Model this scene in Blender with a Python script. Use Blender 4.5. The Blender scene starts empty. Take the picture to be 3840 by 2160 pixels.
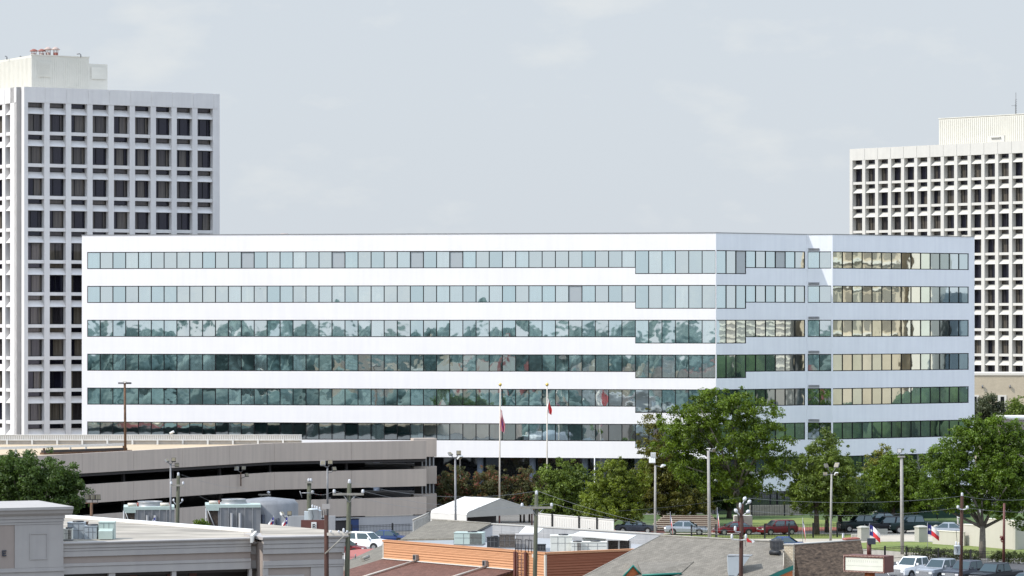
import bpy, math, random
from mathutils import Vector, Matrix, noise
random.seed(7)
R = math.radians
sc = bpy.context.scene
col = sc.collection
H = 21.5            # eye height above the ground, metres
FP = 13000.0        # focal length in photo pixels
HZ = 1200.0         # row of the horizon
def P(x, y, D): return Vector(((x-1920)/FP*D, D, H-(y-HZ)/FP*D))
def XY(x, D): return ((x-1920)/FP*D, D)
def G(x, y, z=0.0):
    D = (H-z)*FP/(y-HZ); return Vector(((x-1920)/FP*D, D, z))
def ZT(y, D): return H-(y-HZ)/FP*D

# ---------------------------------------------------------------- materials
def nod(nt, t, **k):
    n = nt.nodes.new(t)
    for a, b in k.items(): setattr(n, a, b)
    return n
MATS = {}
def mat(name, c, rough=.8, var=.12, scale=1.5, metal=0.0, bump=0.0, bscale=8.0, streak=0.0, stretch=(1,1,1), c2=None, spec=.5, detail=6, gloss=None):
    m = bpy.data.materials.new(name); m.use_nodes = True
    nt = m.node_tree; b = nt.nodes['Principled BSDF']
    b.inputs['Roughness'].default_value = rough; b.inputs['Metallic'].default_value = metal
    b.inputs['Specular IOR Level'].default_value = spec
    tc = nod(nt, 'ShaderNodeTexCoord'); mp = nod(nt, 'ShaderNodeMapping'); mp.inputs['Scale'].default_value = stretch
    nt.links.new(tc.outputs['Object'], mp.inputs['Vector'])
    nz = nod(nt, 'ShaderNodeTexNoise'); nz.inputs['Scale'].default_value = scale; nz.inputs['Detail'].default_value = detail
    nz.inputs['Roughness'].default_value = .6
    nt.links.new(mp.outputs['Vector'], nz.inputs['Vector'])
    r = nod(nt, 'ShaderNodeValToRGB'); r.color_ramp.elements[0].position = .3; r.color_ramp.elements[1].position = .7
    d = c2 if c2 else tuple(max(0, x*(1-2*var)) for x in c)
    r.color_ramp.elements[0].color = (*d, 1); r.color_ramp.elements[1].color = (*c, 1)
    nt.links.new(nz.outputs['Fac'], r.inputs['Fac'])
    out = r.outputs['Color']
    if streak:
        mp2 = nod(nt, 'ShaderNodeMapping'); mp2.inputs['Scale'].default_value = (2.2, 2.2, .12)
        nt.links.new(tc.outputs['Object'], mp2.inputs['Vector'])
        n2 = nod(nt, 'ShaderNodeTexNoise'); n2.inputs['Scale'].default_value = 1.0; n2.inputs['Detail'].default_value = 5
        nt.links.new(mp2.outputs['Vector'], n2.inputs['Vector'])
        r2 = nod(nt, 'ShaderNodeValToRGB'); r2.color_ramp.elements[0].position = .35; r2.color_ramp.elements[1].position = .6
        k = 1-streak
        r2.color_ramp.elements[0].color = (k, k, k*1.01, 1); r2.color_ramp.elements[1].color = (1, 1, 1, 1)
        nt.links.new(n2.outputs['Fac'], r2.inputs['Fac'])
        mx = nod(nt, 'ShaderNodeMix', data_type='RGBA', blend_type='MULTIPLY'); mx.inputs[0].default_value = 1
        nt.links.new(out, mx.inputs[6]); nt.links.new(r2.outputs['Color'], mx.inputs[7]); out = mx.outputs[2]
    nt.links.new(out, b.inputs['Base Color'])
    if bump:
        n3 = nod(nt, 'ShaderNodeTexNoise'); n3.inputs['Scale'].default_value = bscale; n3.inputs['Detail'].default_value = 4
        nt.links.new(mp.outputs['Vector'], n3.inputs['Vector'])
        bp = nod(nt, 'ShaderNodeBump'); bp.inputs['Strength'].default_value = bump; bp.inputs['Distance'].default_value = .05
        nt.links.new(n3.outputs['Fac'], bp.inputs['Height']); nt.links.new(bp.outputs['Normal'], b.inputs['Normal'])
    MATS[name] = m
    return m

def mat_leaf(name, c1, c2, trans=.42, c3=None):
    m = bpy.data.materials.new(name); m.use_nodes = True
    nt = m.node_tree; nt.nodes.remove(nt.nodes['Principled BSDF']); out = nt.nodes['Material Output']
    ge = nod(nt, 'ShaderNodeNewGeometry'); r = nod(nt, 'ShaderNodeValToRGB')
    r.color_ramp.elements[0].color = (*c1, 1); r.color_ramp.elements[1].color = (*c2, 1)
    if c3:
        e = r.color_ramp.elements.new(.70); e.color = (*c2, 1)
        r.color_ramp.elements[2].color = (*c3, 1); r.color_ramp.elements[2].position = .86
    tc = nod(nt, 'ShaderNodeTexCoord'); nz = nod(nt, 'ShaderNodeTexNoise'); nz.inputs['Scale'].default_value = .7; nz.inputs['Detail'].default_value = 3
    nt.links.new(tc.outputs['Object'], nz.inputs['Vector'])
    ma = nod(nt, 'ShaderNodeMath', operation='MULTIPLY_ADD'); ma.inputs[1].default_value = .55
    nt.links.new(ge.outputs['Random Per Island'], ma.inputs[0])
    mb = nod(nt, 'ShaderNodeMath', operation='MULTIPLY_ADD'); mb.inputs[1].default_value = 1.6; mb.inputs[2].default_value = -.55
    nt.links.new(nz.outputs['Fac'], mb.inputs[0]); nt.links.new(mb.outputs[0], ma.inputs[2])
    nt.links.new(ma.outputs[0], r.inputs['Fac'])
    d = nod(nt, 'ShaderNodeBsdfDiffuse'); t = nod(nt, 'ShaderNodeBsdfTranslucent'); mx = nod(nt, 'ShaderNodeMixShader'); mx.inputs[0].default_value = trans
    nt.links.new(r.outputs['Color'], d.inputs['Color']); nt.links.new(r.outputs['Color'], t.inputs['Color'])
    nt.links.new(d.outputs[0], mx.inputs[1]); nt.links.new(t.outputs[0], mx.inputs[2])
    gl = nod(nt, 'ShaderNodeBsdfGlossy'); gl.inputs['Roughness'].default_value = .45; gl.inputs['Color'].default_value = (.8,.85,.8,1)
    m2 = nod(nt, 'ShaderNodeMixShader'); m2.inputs[0].default_value = .03
    nt.links.new(mx.outputs[0], m2.inputs[1]); nt.links.new(gl.outputs[0], m2.inputs[2]); nt.links.new(m2.outputs[0], out.inputs['Surface'])
    MATS[name] = m; return m

def mat_rows(name, c, mortar, w, h, msize=.02, rough=.9, var=.2, sq=.5, axis='xz', rot=0.0, bumpy=.3):
    """brick / shingle / plank rows"""
    m = bpy.data.materials.new(name); m.use_nodes = True
    nt = m.node_tree; b = nt.nodes['Principled BSDF']; b.inputs['Roughness'].default_value = rough
    b.inputs['Specular IOR Level'].default_value = .2
    tc = nod(nt, 'ShaderNodeTexCoord')
    br = nod(nt, 'ShaderNodeTexBrick'); br.offset = sq
    br.inputs['Color1'].default_value = (*c, 1); br.inputs['Color2'].default_value = (*(x*(1-var) for x in c), 1)
    br.inputs['Mortar'].default_value = (*mortar, 1); br.inputs['Scale'].default_value = 1
    br.inputs['Mortar Size'].default_value = msize; br.inputs['Brick Width'].default_value = w; br.inputs['Row Height'].default_value = h
    br.inputs['Mortar Smooth'].default_value = .2
    sp = nod(nt, 'ShaderNodeMapping'); sp.inputs['Rotation'].default_value = (0, 0, -rot)
    nt.links.new(tc.outputs['Object'], sp.inputs['Vector'])
    s = nod(nt, 'ShaderNodeSeparateXYZ'); cb = nod(nt, 'ShaderNodeCombineXYZ')
    nt.links.new(sp.outputs[0], s.inputs[0])
    nt.links.new(s.outputs['X'], cb.inputs['X']); nt.links.new(s.outputs['Z' if axis == 'xz' else 'Y'], cb.inputs['Y'])
    nt.links.new(cb.outputs[0], br.inputs['Vector'])
    nz = nod(nt, 'ShaderNodeTexNoise'); nz.inputs['Scale'].default_value = 1.3; nz.inputs['Detail'].default_value = 8; nz.inputs['Roughness'].default_value = .7
    nt.links.new(tc.outputs['Object'], nz.inputs['Vector'])
    mr = nod(nt, 'ShaderNodeMapRange'); mr.inputs[1].default_value = .3; mr.inputs[2].default_value = .7; mr.inputs[3].default_value = 1-var*.9; mr.inputs[4].default_value = 1+var*.5
    nt.links.new(nz.outputs['Fac'], mr.inputs[0])
    mx = nod(nt, 'ShaderNodeMix', data_type='RGBA', blend_type='MULTIPLY'); mx.inputs[0].default_value = 1
    nt.links.new(br.outputs['Color'], mx.inputs[6]); nt.links.new(mr.outputs[0], mx.inputs[7]); nt.links.new(mx.outputs[2], b.inputs['Base Color'])
    bp = nod(nt, 'ShaderNodeBump'); bp.inputs['Strength'].default_value = bumpy; bp.inputs['Distance'].default_value = .04; bp.invert = True
    nt.links.new(br.outputs['Fac'], bp.inputs['Height']); nt.links.new(bp.outputs['Normal'], b.inputs['Normal'])
    MATS[name] = m; return m

def mat_glass(name, c, rough=.03, dark=(.01,.02,.025), mixf=.8, rnd=False, wave=0.0, tint=False):
    m = bpy.data.materials.new(name); m.use_nodes = True
    nt = m.node_tree; nt.nodes.remove(nt.nodes['Principled BSDF']); out = nt.nodes['Material Output']
    g = nod(nt, 'ShaderNodeBsdfGlossy'); g.inputs['Roughness'].default_value = rough; g.inputs['Color'].default_value = (*c, 1)
    d = nod(nt, 'ShaderNodeBsdfDiffuse'); d.inputs['Color'].default_value = (*dark, 1)
    mx = nod(nt, 'ShaderNodeMixShader'); mx.inputs[0].default_value = mixf
    nt.links.new(d.outputs[0], mx.inputs[1]); nt.links.new(g.outputs[0], mx.inputs[2]); nt.links.new(mx.outputs[0], out.inputs['Surface'])
    if rnd:   # curtains behind the glass differ from pane to pane
        ge = nod(nt, 'ShaderNodeNewGeometry'); oi = nod(nt, 'ShaderNodeObjectInfo'); ad = nod(nt, 'ShaderNodeMath', operation='ADD'); fr = nod(nt, 'ShaderNodeMath', operation='FRACT')
        nt.links.new(ge.outputs['Random Per Island'], ad.inputs[0]); nt.links.new(oi.outputs['Random'], ad.inputs[1]); nt.links.new(ad.outputs[0], fr.inputs[0])
        r = nod(nt, 'ShaderNodeValToRGB'); r.color_ramp.elements[0].color = (*dark, 1); r.color_ramp.elements[0].position = .35
        r.color_ramp.elements[1].color = (*rnd, 1); r.color_ramp.elements[1].position = .8
        tc = nod(nt, 'ShaderNodeTexCoord'); wv = nod(nt, 'ShaderNodeTexNoise'); wv.inputs['Scale'].default_value = 1
        mp = nod(nt, 'ShaderNodeMapping'); mp.inputs['Scale'].default_value = (7, 7, .25)
        nt.links.new(tc.outputs['Object'], mp.inputs[0]); nt.links.new(mp.outputs[0], wv.inputs['Vector'])
        mr = nod(nt, 'ShaderNodeMapRange'); mr.inputs[1].default_value = .3; mr.inputs[2].default_value = .7; mr.inputs[3].default_value = .55; mr.inputs[4].default_value = 1.2
        nt.links.new(wv.outputs['Fac'], mr.inputs[0])
        mm = nod(nt, 'ShaderNodeMix', data_type='RGBA', blend_type='MULTIPLY'); mm.inputs[0].default_value = 1
        nt.links.new(fr.outputs[0], r.inputs['Fac']); nt.links.new(r.outputs['Color'], mm.inputs[6]); nt.links.new(mr.outputs[0], mm.inputs[7]); nt.links.new(mm.outputs[2], d.inputs['Color'])
    if tint:   # coatings and blinds differ a little from pane to pane
        gi = nod(nt, 'ShaderNodeNewGeometry'); wn = nod(nt, 'ShaderNodeTexWhiteNoise', noise_dimensions='1D'); nt.links.new(gi.outputs['Random Per Island'], wn.inputs['W'])
        rr = nod(nt, 'ShaderNodeValToRGB'); rr.color_ramp.elements[0].color = (.76,.92,.95,1); rr.color_ramp.elements[1].color = (.93,1,1,1); rr.color_ramp.elements[1].position = .6
        nt.links.new(wn.outputs['Value'], rr.inputs['Fac']); nt.links.new(rr.outputs['Color'], g.inputs['Color'])
    if wave:
        tc = nod(nt, 'ShaderNodeTexCoord'); nz = nod(nt, 'ShaderNodeTexNoise'); nz.inputs['Scale'].default_value = 1.1; nz.inputs['Detail'].default_value = 1
        nt.links.new(tc.outputs['Object'], nz.inputs['Vector'])
        bp = nod(nt, 'ShaderNodeBump'); bp.inputs['Strength'].default_value = 1; bp.inputs['Distance'].default_value = wave
        nt.links.new(nz.outputs['Fac'], bp.inputs['Height']); nt.links.new(bp.outputs['Normal'], g.inputs['Normal'])
    MATS[name] = m; return m

# ---------------------------------------------------------------- mesh helpers
class Fr:
    """a wall frame: u runs along the wall to the right, v outwards, z up"""
    def __init__(s, ox, oy, ang):
        s.o = (ox, oy); s.a = ang; s.u = (math.cos(ang), math.sin(ang)); s.n = (math.sin(ang), -math.cos(ang))
    def pt(s, u, v, z): return (s.o[0]+u*s.u[0]+v*s.n[0], s.o[1]+u*s.u[1]+v*s.n[1], z)
W = Fr(0, 0, 0)     # world: v = -y
class MB:
    def __init__(s): s.v = []; s.f = []; s.sm = []
    def add(s, vs, fs, smooth=False):
        b = len(s.v); s.v += [tuple(x) for x in vs]
        for f in fs: s.f.append([i+b for i in f]); s.sm.append(smooth)
    def box(s, fr, u0, u1, v0, v1, z0, z1):
        p = [fr.pt(u, v, z) for z in (z0, z1) for (u, v) in ((u0, v1), (u1, v1), (u1, v0), (u0, v0))]
        s.add(p, [(3,2,1,0), (4,5,6,7), (0,1,5,4), (1,2,6,5), (2,3,7,6), (3,0,4,7)])
    def hexa(s, p): s.add(p, [(3,2,1,0), (4,5,6,7), (0,1,5,4), (1,2,6,5), (2,3,7,6), (3,0,4,7)])
    def poly(s, pts): s.add(pts, [tuple(range(len(pts)))])
    def prism(s, pts, z0, z1):     # pts: plan outline, counter-clockwise
        n = len(pts); s.add([(x, y, z0) for x, y in pts]+[(x, y, z1) for x, y in pts],
            [tuple(range(n-1, -1, -1)), tuple(range(n, 2*n))]+[(i, (i+1) % n, n+(i+1) % n, n+i) for i in range(n)])
    def extr(s, fr, prof, u0, u1):  # profile (v,z) swept along u
        n = len(prof); s.add([fr.pt(u0, v, z) for v, z in prof]+[fr.pt(u1, v, z) for v, z in prof],
            [tuple(range(n)), tuple(range(2*n-1, n-1, -1))]+[((i+1) % n, i, n+i, n+(i+1) % n) for i in range(n)])
    def extz(s, pts, off):          # polygon pushed along a vector
        n = len(pts); o = Vector(off); a = [Vector(p) for p in pts]
        s.add(a+[p+o for p in a], [tuple(range(n)), tuple(range(2*n-1, n-1, -1))]+[((i+1) % n, i, n+i, n+(i+1) % n) for i in range(n)])
    def tube(s, pts, rad, n=8, cap=True, smooth=True):
        pts = [Vector(p) for p in pts]; m = len(pts)
        rs = rad if isinstance(rad, (list, tuple)) else [rad]*m
        vs = []; prev = None
        for i, p in enumerate(pts):
            d = (pts[min(i+1, m-1)]-pts[max(i-1, 0)]).normalized()
            up = Vector((0, 0, 1)) if abs(d.z) < .95 else Vector((1, 0, 0))
            a = d.cross(up).normalized() if prev is None else (prev-d*prev.dot(d)).normalized()
            prev = a; b = d.cross(a)
            for k in range(n):
                t = 2*math.pi*k/n; vs.append(p+(a*math.cos(t)+b*math.sin(t))*rs[i])
        fs = [(i*n+k, i*n+(k+1) % n, (i+1)*n+(k+1) % n, (i+1)*n+k) for i in range(m-1) for k in range(n)]
        s.add(vs, fs, smooth)
        if cap:
            b = len(s.v)-len(vs); s.f.append([b+k for k in range(n-1, -1, -1)]); s.sm.append(False)
            s.f.append([b+(m-1)*n+k for k in range(n)]); s.sm.append(False)
    def lathe(s, c, prof, n=12, smooth=True):   # prof: (r,z)
        vs = [(c[0]+r*math.cos(2*math.pi*k/n), c[1]+r*math.sin(2*math.pi*k/n), c[2]+z) for r, z in prof for k in range(n)]
        s.add(vs, [(i*n+k, i*n+(k+1) % n, (i+1)*n+(k+1) % n, (i+1)*n+k) for i in range(len(prof)-1) for k in range(n)], smooth)
    def build(s, name, m, parent=None, local=False):
        me = bpy.data.meshes.new(name)
        off = Vector((0, 0, 0))
        if parent is not None and not local: off = Vector(parent.get('_o', (0, 0, 0)))
        me.from_pydata([Vector(v)-off for v in s.v], [], s.f)
        me.polygons.foreach_set('use_smooth', s.sm); me.update()
        o = bpy.data.objects.new(name, me); col.objects.link(o)
        me.materials.append(MATS[m] if isinstance(m, str) else m)
        if parent is not None: o.parent = parent; o['_o'] = tuple(off)
        return o
def thing(name, label, cat, loc=(0, 0, 0), group=None, rz=0.0):
    o = bpy.data.objects.new(name, None); col.objects.link(o); o.location = loc; o.rotation_euler.z = rz
    o.empty_display_size = .3
    o['_o'] = tuple(loc); o['label'] = label; o['category'] = cat
    if group: o['group'] = group
    return o
def tag(o, label, cat, group=None):
    o['label'] = label; o['category'] = cat
    if group: o['group'] = group
    return o
def struct(name, mb, m, kind='structure'):
    o = mb.build(name, m); o['kind'] = kind; return o
def dup(root, loc, rz, label, group=None, scale=None):
    r = root.copy(); col.objects.link(r); r.location = loc; r.rotation_euler.z = rz; r['label'] = label
    if scale: r.scale = (scale,)*3
    if group: r['group'] = group
    for ch in list(root.children):
        c = ch.copy(); col.objects.link(c); c.parent = r
        for g in list(ch.children):
            d = g.copy(); col.objects.link(d); d.parent = c
    return r

# zoomed crops of the photograph -> photo pixels
def zc(x0, y0, s): return lambda x, y: (x0+x/s, y0+y/s)
z1 = zc(0, 1560, 2.3418); z2 = zc(900, 1560, 2.3418); z3 = zc(1900, 1560, 2.3418); z4 = zc(2840, 1560, 2.415)
z5 = zc(2680, 1860, 4.025); z6 = zc(3300, 1900, 4.77); z7 = zc(1500, 1820, 4.025); z8 = zc(1000, 1780, 3.8125)

# ---------------------------------------------------------------- material list
mat('white_paint', (.88,.85,.835), .7, .025, .2, streak=.025)
mat('white_paint_stained', (.85,.86,.88), .7, .03, .3, streak=.045)
mat('tower_concrete', (.69,.67,.65), .85, .04, .6, streak=.05)
mat('cream_concrete', (.56,.545,.50), .85, .03, .6, streak=.04)
mat('cream_metal', (.62,.60,.53), .6, .04, .8)
mat('dark_frame', (.006,.007,.008), .7, .1, spec=.2)
mat('blue_grey_paint', (.22,.27,.36), .6, .05)
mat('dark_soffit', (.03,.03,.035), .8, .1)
mat_glass('sky_glass', (.88,1.0,1.0), .02, (.04,.085,.09), .87, rnd=(.40,.56,.57), wave=.002, tint=True)
mat_glass('blank_panel', (.75,.8,.83), .25, (.42,.45,.46), .22)
mat_glass('tower_glass', (.45,.45,.55), .05, (.008,.008,.014), .10, rnd=(.105,.092,.072))
mat_glass('lobby_glass', (.5,.55,.58), .03, (.02,.022,.028), .3)
mat('garage_concrete', (.50,.42,.355), .9, .03, .4, streak=.10)
mat('garage_pale', (.44,.43,.43), .9, .03, .4, streak=.05)
mat('garage_dark', (.055,.05,.05), .95, .1)  # shade of the interiors put into the colour
mat('deck_concrete', (.50,.39,.26), .9, .08, .3)
mat('white_rail', (.68,.68,.66), .6, .08, 3)
mat('rail_panel', (.45,.43,.40), .7, .1, 3)
mat('rust_steel', (.16,.085,.045), .8, .3, 4)
mat('galv', (.32,.325,.33), .45, .08, 3, metal=.4)
mat('galv_dark', (.20,.20,.205), .5, .12, 3, metal=.3)
mat('concrete_pole', (.36,.345,.32), .85, .12, 3)
mat('green_wood', (.10,.105,.07), .9, .25, 3, stretch=(3,3,.4))
mat('brown_wood', (.075,.032,.022), .9, .3, 3, stretch=(3,3,.4))
mat('grey_wood', (.33,.31,.27), .9, .2, 3)
mat('insulator', (.60,.61,.63), .3, .03)
mat('transformer_paint', (.55,.60,.62), .45, .05)
mat('lamp_black', (.02,.02,.022), .5, .1)
mat('lamp_white', (.70,.70,.68), .4, .03)
mat('lamp_lens', (.22,.19,.12), .3, .1)
mat('stucco_trim', (.38,.355,.335), .85, .04, .8, streak=.05)
mat('stucco_tan', (.33,.275,.24), .9, .05, .8, streak=.04)
mat('roof_membrane', (.44,.39,.32), .85, .30, .6, bump=.5, bscale=2.0, stretch=(.35,1.2,1))
mat('shop_dark', (.03,.02,.018), .5, .3, .6)
mat('ac_green', (.42,.50,.46), .55, .05)
mat('ac_cream', (.66,.66,.60), .6, .06)
mat('ac_grey', (.36,.40,.43), .55, .06)
mat('ac_black', (.018,.02,.024), .6, .2, 6)
mat('coil_brown', (.16,.135,.115), .9, .4, 10)
mat('tower_steel', (.235,.24,.25), .5, .12, .8, metal=.2, streak=.15)
mat('wood_louvre', (.075,.055,.04), .9, .4, 4)
mat('mirror_tan', (.50,.42,.30), .9, .1, .3)
mat('mirror_grey', (.30,.28,.25), .9, .1, .3)
mat('mirror_blue', (.16,.20,.23), .9, .1, .3)
mat('mirror_cream', (.62,.57,.47), .9, .05, .3)
mat('mirror_shade', (.22,.19,.14), .9, .1, .3)
mat('pipe_cream', (.62,.56,.48), .6, .08)
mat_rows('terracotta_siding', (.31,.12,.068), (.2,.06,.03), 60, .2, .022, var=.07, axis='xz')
mat_rows('orange_siding', (.57,.30,.165), (.33,.15,.07), 60, .2, .022, var=.07, axis='xz')  # siding of the left wall; the side wall is a darker, redder colour
mat_rows('brown_shingle', (.17,.088,.068), (.10,.05,.04), .30, .16, .012, var=.25, axis='xy', rot=R(-50))
mat_rows('grey_shingle', (.215,.195,.165), (.13,.12,.10), .32, .17, .014, var=.25, axis='xy', rot=R(-9), bumpy=.2)
mat_rows('grey_shingle_b', (.21,.19,.155), (.13,.12,.10), .32, .17, .014, var=.25, axis='xy', rot=R(-4), bumpy=.2)
mat('mansard_shake', (.30,.205,.135), .95, .3, 1.5, c2=(.06,.042,.032), stretch=(1.6,1.6,5.5), bump=1.0, bscale=2.5, detail=5)
mat_rows('stone_brick', (.70,.62,.48), (.42,.33,.22), .22, .10, .016, var=.25, axis='xz')
mat_rows('tan_brick', (.56,.48,.35), (.46,.39,.29), .25, .09, .01, var=.10, axis='xz', bumpy=.05)
mat('tan_trim', (.70,.66,.58), .85, .04)
mat('teal_paint', (.012,.17,.135), .55, .08)
mat('orange_paint', (.55,.16,.05), .7, .1)
mat('grey_panel', (.34,.345,.35), .7, .05, .6, streak=.12)
mat('white_metal', (.66,.64,.60), .45, .03, 1)
mat('grey_metal', (.42,.40,.36), .6, .06, 1)
mat('sign_cream', (.70,.70,.60), .4, .05, 1.2)
mat('sign_brown', (.16,.06,.045), .6, .15, 2)
mat('sign_side', (.13,.045,.035), .6, .12, 2)
mat('bulb', (.75,.55,.45), .3, .05)
mat('wall_beige', (.50,.475,.41), .9, .04, .4, streak=.04)
mat('pillar_stone', (.42,.41,.36), .9, .06, 1)
mat('iron', (.012,.012,.014), .5, .1)
mat('asphalt', (.075,.075,.078), .95, .15, .5)
mat('pavement', (.47,.42,.34), .95, .10, .25, bump=.2)
mat('ground', (.20,.19,.175), .95, .15, .12)
mat('grass', (.19,.215,.05), 1.0, .25, .22, bump=.8, bscale=6, c2=(.10,.145,.03), detail=10)
mat('shade_grass', (.085,.13,.03), 1.0, .25, .22, bump=.8, bscale=6, c2=(.03,.06,.015), detail=10)  # grass copy with the tree shade put into its colour
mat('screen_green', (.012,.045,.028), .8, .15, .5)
mat('red_pave', (.30,.10,.065), .95, .15, .8)
mat('step_cream', (.34,.28,.22), .9, .06)
mat('step_red', (.14,.085,.06), .9, .1)
mat('red_roof', (.36,.105,.085), .8, .08)
mat('blue_paint', (.02,.05,.16), .5, .1)
mat('flag_red', (.60,.03,.035), .7, .05)
mat('flag_blue', (.03,.035,.20), .7, .05)
mat('flag_white', (.80,.80,.80), .7, .03)
mat('gold', (.75,.55,.16), .3, .05, metal=.6)
mat('bark', (.11,.085,.065), .95, .3, 3, bump=.6)
mat('bark_pale', (.21,.185,.15), .95, .3, 3, bump=.6)
mat('tyre', (.015,.015,.015), .8, .1)
mat('rim', (.45,.45,.46), .3, .05, metal=.7)
mat('chrome', (.55,.56,.58), .2, .05, metal=.8)
mat('car_white', (.85,.85,.85), .25, .01)
mat('car_silver', (.36,.38,.41), .3, .03, metal=.5)
mat('car_grey', (.045,.052,.07), .35, .03, metal=.1, spec=.35)
mat('car_black', (.008,.009,.012), .35, .03, spec=.25)
mat('car_red', (.15,.006,.010), .3, .03, spec=.3)
mat('car_blue', (.02,.045,.14), .25, .03)
mat('car_green', (.006,.02,.02), .35, .03, spec=.25)
mat_glass('car_glass', (.6,.7,.72), .04, (.008,.018,.02), .16)
mat('copper_red', (.33,.11,.08), .6, .15)
mat('copper_pale', (.50,.38,.33), .6, .15)
mat_leaf('leaf_oak', (0.018,0.041,0.007), (0.112,0.180,0.029))
mat_leaf('leaf_bright', (0.019,0.038,0.002), (0.191,0.283,0.018))
mat_leaf('leaf_yellow', (0.085,0.106,0.012), (0.325,0.310,0.041))
mat_leaf('leaf_deep', (0.020,0.044,0.003), (0.187,0.290,0.022))
mat_leaf('leaf_cypress', (0.028,0.046,0.005), (0.268,0.334,0.029))
mat_leaf('leaf_olive', (0.053,0.064,0.010), (0.201,0.185,0.024))
mat_leaf('leaf_myrtle', (.04,.045,.02), (.13,.13,.04), c3=(.30,.085,.06))
mat_leaf('leaf_grey', (0.035,0.046,0.021), (0.118,0.134,0.060))
mat_leaf('leaf_hedge', (0.024,0.036,0.009), (0.100,0.124,0.030))
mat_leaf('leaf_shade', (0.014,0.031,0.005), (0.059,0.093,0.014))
mat_leaf('leaf_bush', (0.023,0.045,0.006), (0.225,0.301,0.042))

# ---------------------------------------------------------------- camera, sky, sun
cam = bpy.data.objects.new('camera', bpy.data.cameras.new('camera')); col.objects.link(cam); sc.camera = cam
cam.location = (0, 0, H); cam.rotation_euler = (R(90), 0, 0)
cam.data.sensor_width = 36; cam.data.lens = 36*FP/3840; cam.data.shift_y = (HZ-1080)/3840
cam.data.clip_start = 1; cam.data.clip_end = 20000
SUN_AZ, SUN_EL = R(70), R(44)     # 70 degrees left of the direction from the building to the viewer
sv = Vector((-math.sin(SUN_AZ)*math.cos(SUN_EL), -math.cos(SUN_AZ)*math.cos(SUN_EL), math.sin(SUN_EL)))
sun = bpy.data.objects.new('sun', bpy.data.lights.new('sun', 'SUN')); col.objects.link(sun)
sun.data.energy = 3.1; sun.data.angle = R(.53); sun.data.color = (1, .955, .89)
sun.rotation_euler = sv.to_track_quat('Z', 'Y').to_euler(); sun.location = (-60, 100, 90)
w = bpy.data.worlds.new('World'); sc.world = w; w.use_nodes = True
nt = w.node_tree; bg = nt.nodes['Background']; bg.inputs['Strength'].default_value = .12
sk = nod(nt, 'ShaderNodeTexSky', sky_type='NISHITA'); sk.sun_disc = False; sk.sun_elevation = SUN_EL
sk.sun_rotation = math.atan2(sv.x, sv.y); sk.air_density = 1.0; sk.dust_density = 2.2; sk.ozone_density = 1.4; sk.altitude = 50
tc = nod(nt, 'ShaderNodeTexCoord'); mp = nod(nt, 'ShaderNodeMapping'); mp.inputs['Scale'].default_value = (1, 1, 2.2); mp.inputs['Location'].default_value = (.37, 1.1, .2)
nz = nod(nt, 'ShaderNodeTexNoise'); nz.inputs['Scale'].default_value = 24; nz.inputs['Detail'].default_value = 7; nz.inputs['Roughness'].default_value = .52
nt.links.new(tc.outputs['Generated'], mp.inputs[0]); nt.links.new(mp.outputs[0], nz.inputs['Vector'])
rp = nod(nt, 'ShaderNodeValToRGB'); rp.color_ramp.elements[0].position = .54; rp.color_ramp.elements[1].position = .78
rp.color_ramp.elements[0].color = (0,0,0,1); rp.color_ramp.elements[1].color = (1,1,1,1)
nt.links.new(nz.outputs['Fac'], rp.inputs[0])
veil = nod(nt, 'ShaderNodeMix', data_type='RGBA');     # thin milky veil, thickest low down
veil.inputs[7].default_value = (4.05, 4.50, 4.92, 1)
sx = nod(nt, 'ShaderNodeSeparateXYZ'); nt.links.new(tc.outputs['Generated'], sx.inputs[0])
vr = nod(nt, 'ShaderNodeMapRange'); vr.inputs[1].default_value = .08; vr.inputs[2].default_value = .6; vr.inputs[3].default_value = .93; vr.inputs[4].default_value = .75
nt.links.new(sx.outputs['Z'], vr.inputs[0]); nt.links.new(vr.outputs[0], veil.inputs[0])
hv = nod(nt, 'ShaderNodeMix', data_type='RGBA'); hv.inputs[6].default_value = (4.10, 4.44, 4.82, 1); hv.inputs[7].default_value = (9.4, 11.1, 13.6, 1)  # veil brighter and bluer overhead, shaped to fill the shaded faces
hr = nod(nt, 'ShaderNodeMapRange'); hr.inputs[1].default_value = .12; hr.inputs[2].default_value = .55
nt.links.new(sx.outputs['Z'], hr.inputs[0]); nt.links.new(hr.outputs[0], hv.inputs[0]); nt.links.new(hv.outputs[2], veil.inputs[7])
nt.links.new(sk.outputs[0], veil.inputs[6])
cl = nod(nt, 'ShaderNodeMix', data_type='RGBA'); cl.inputs[7].default_value = (5.15, 5.25, 5.15, 1)
mul = nod(nt, 'ShaderNodeMath', operation='MULTIPLY'); mul.inputs[1].default_value = .65
nt.links.new(rp.outputs[0], mul.inputs[0]); nt.links.new(mul.outputs[0], cl.inputs[0]); nt.links.new(veil.outputs[2], cl.inputs[6]); nt.links.new(cl.outputs[2], bg.inputs['Color'])
sc.view_settings.view_transform = 'Standard'; sc.view_settings.look = 'None'; sc.view_settings.exposure = .45; sc.view_settings.gamma = 1

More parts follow.
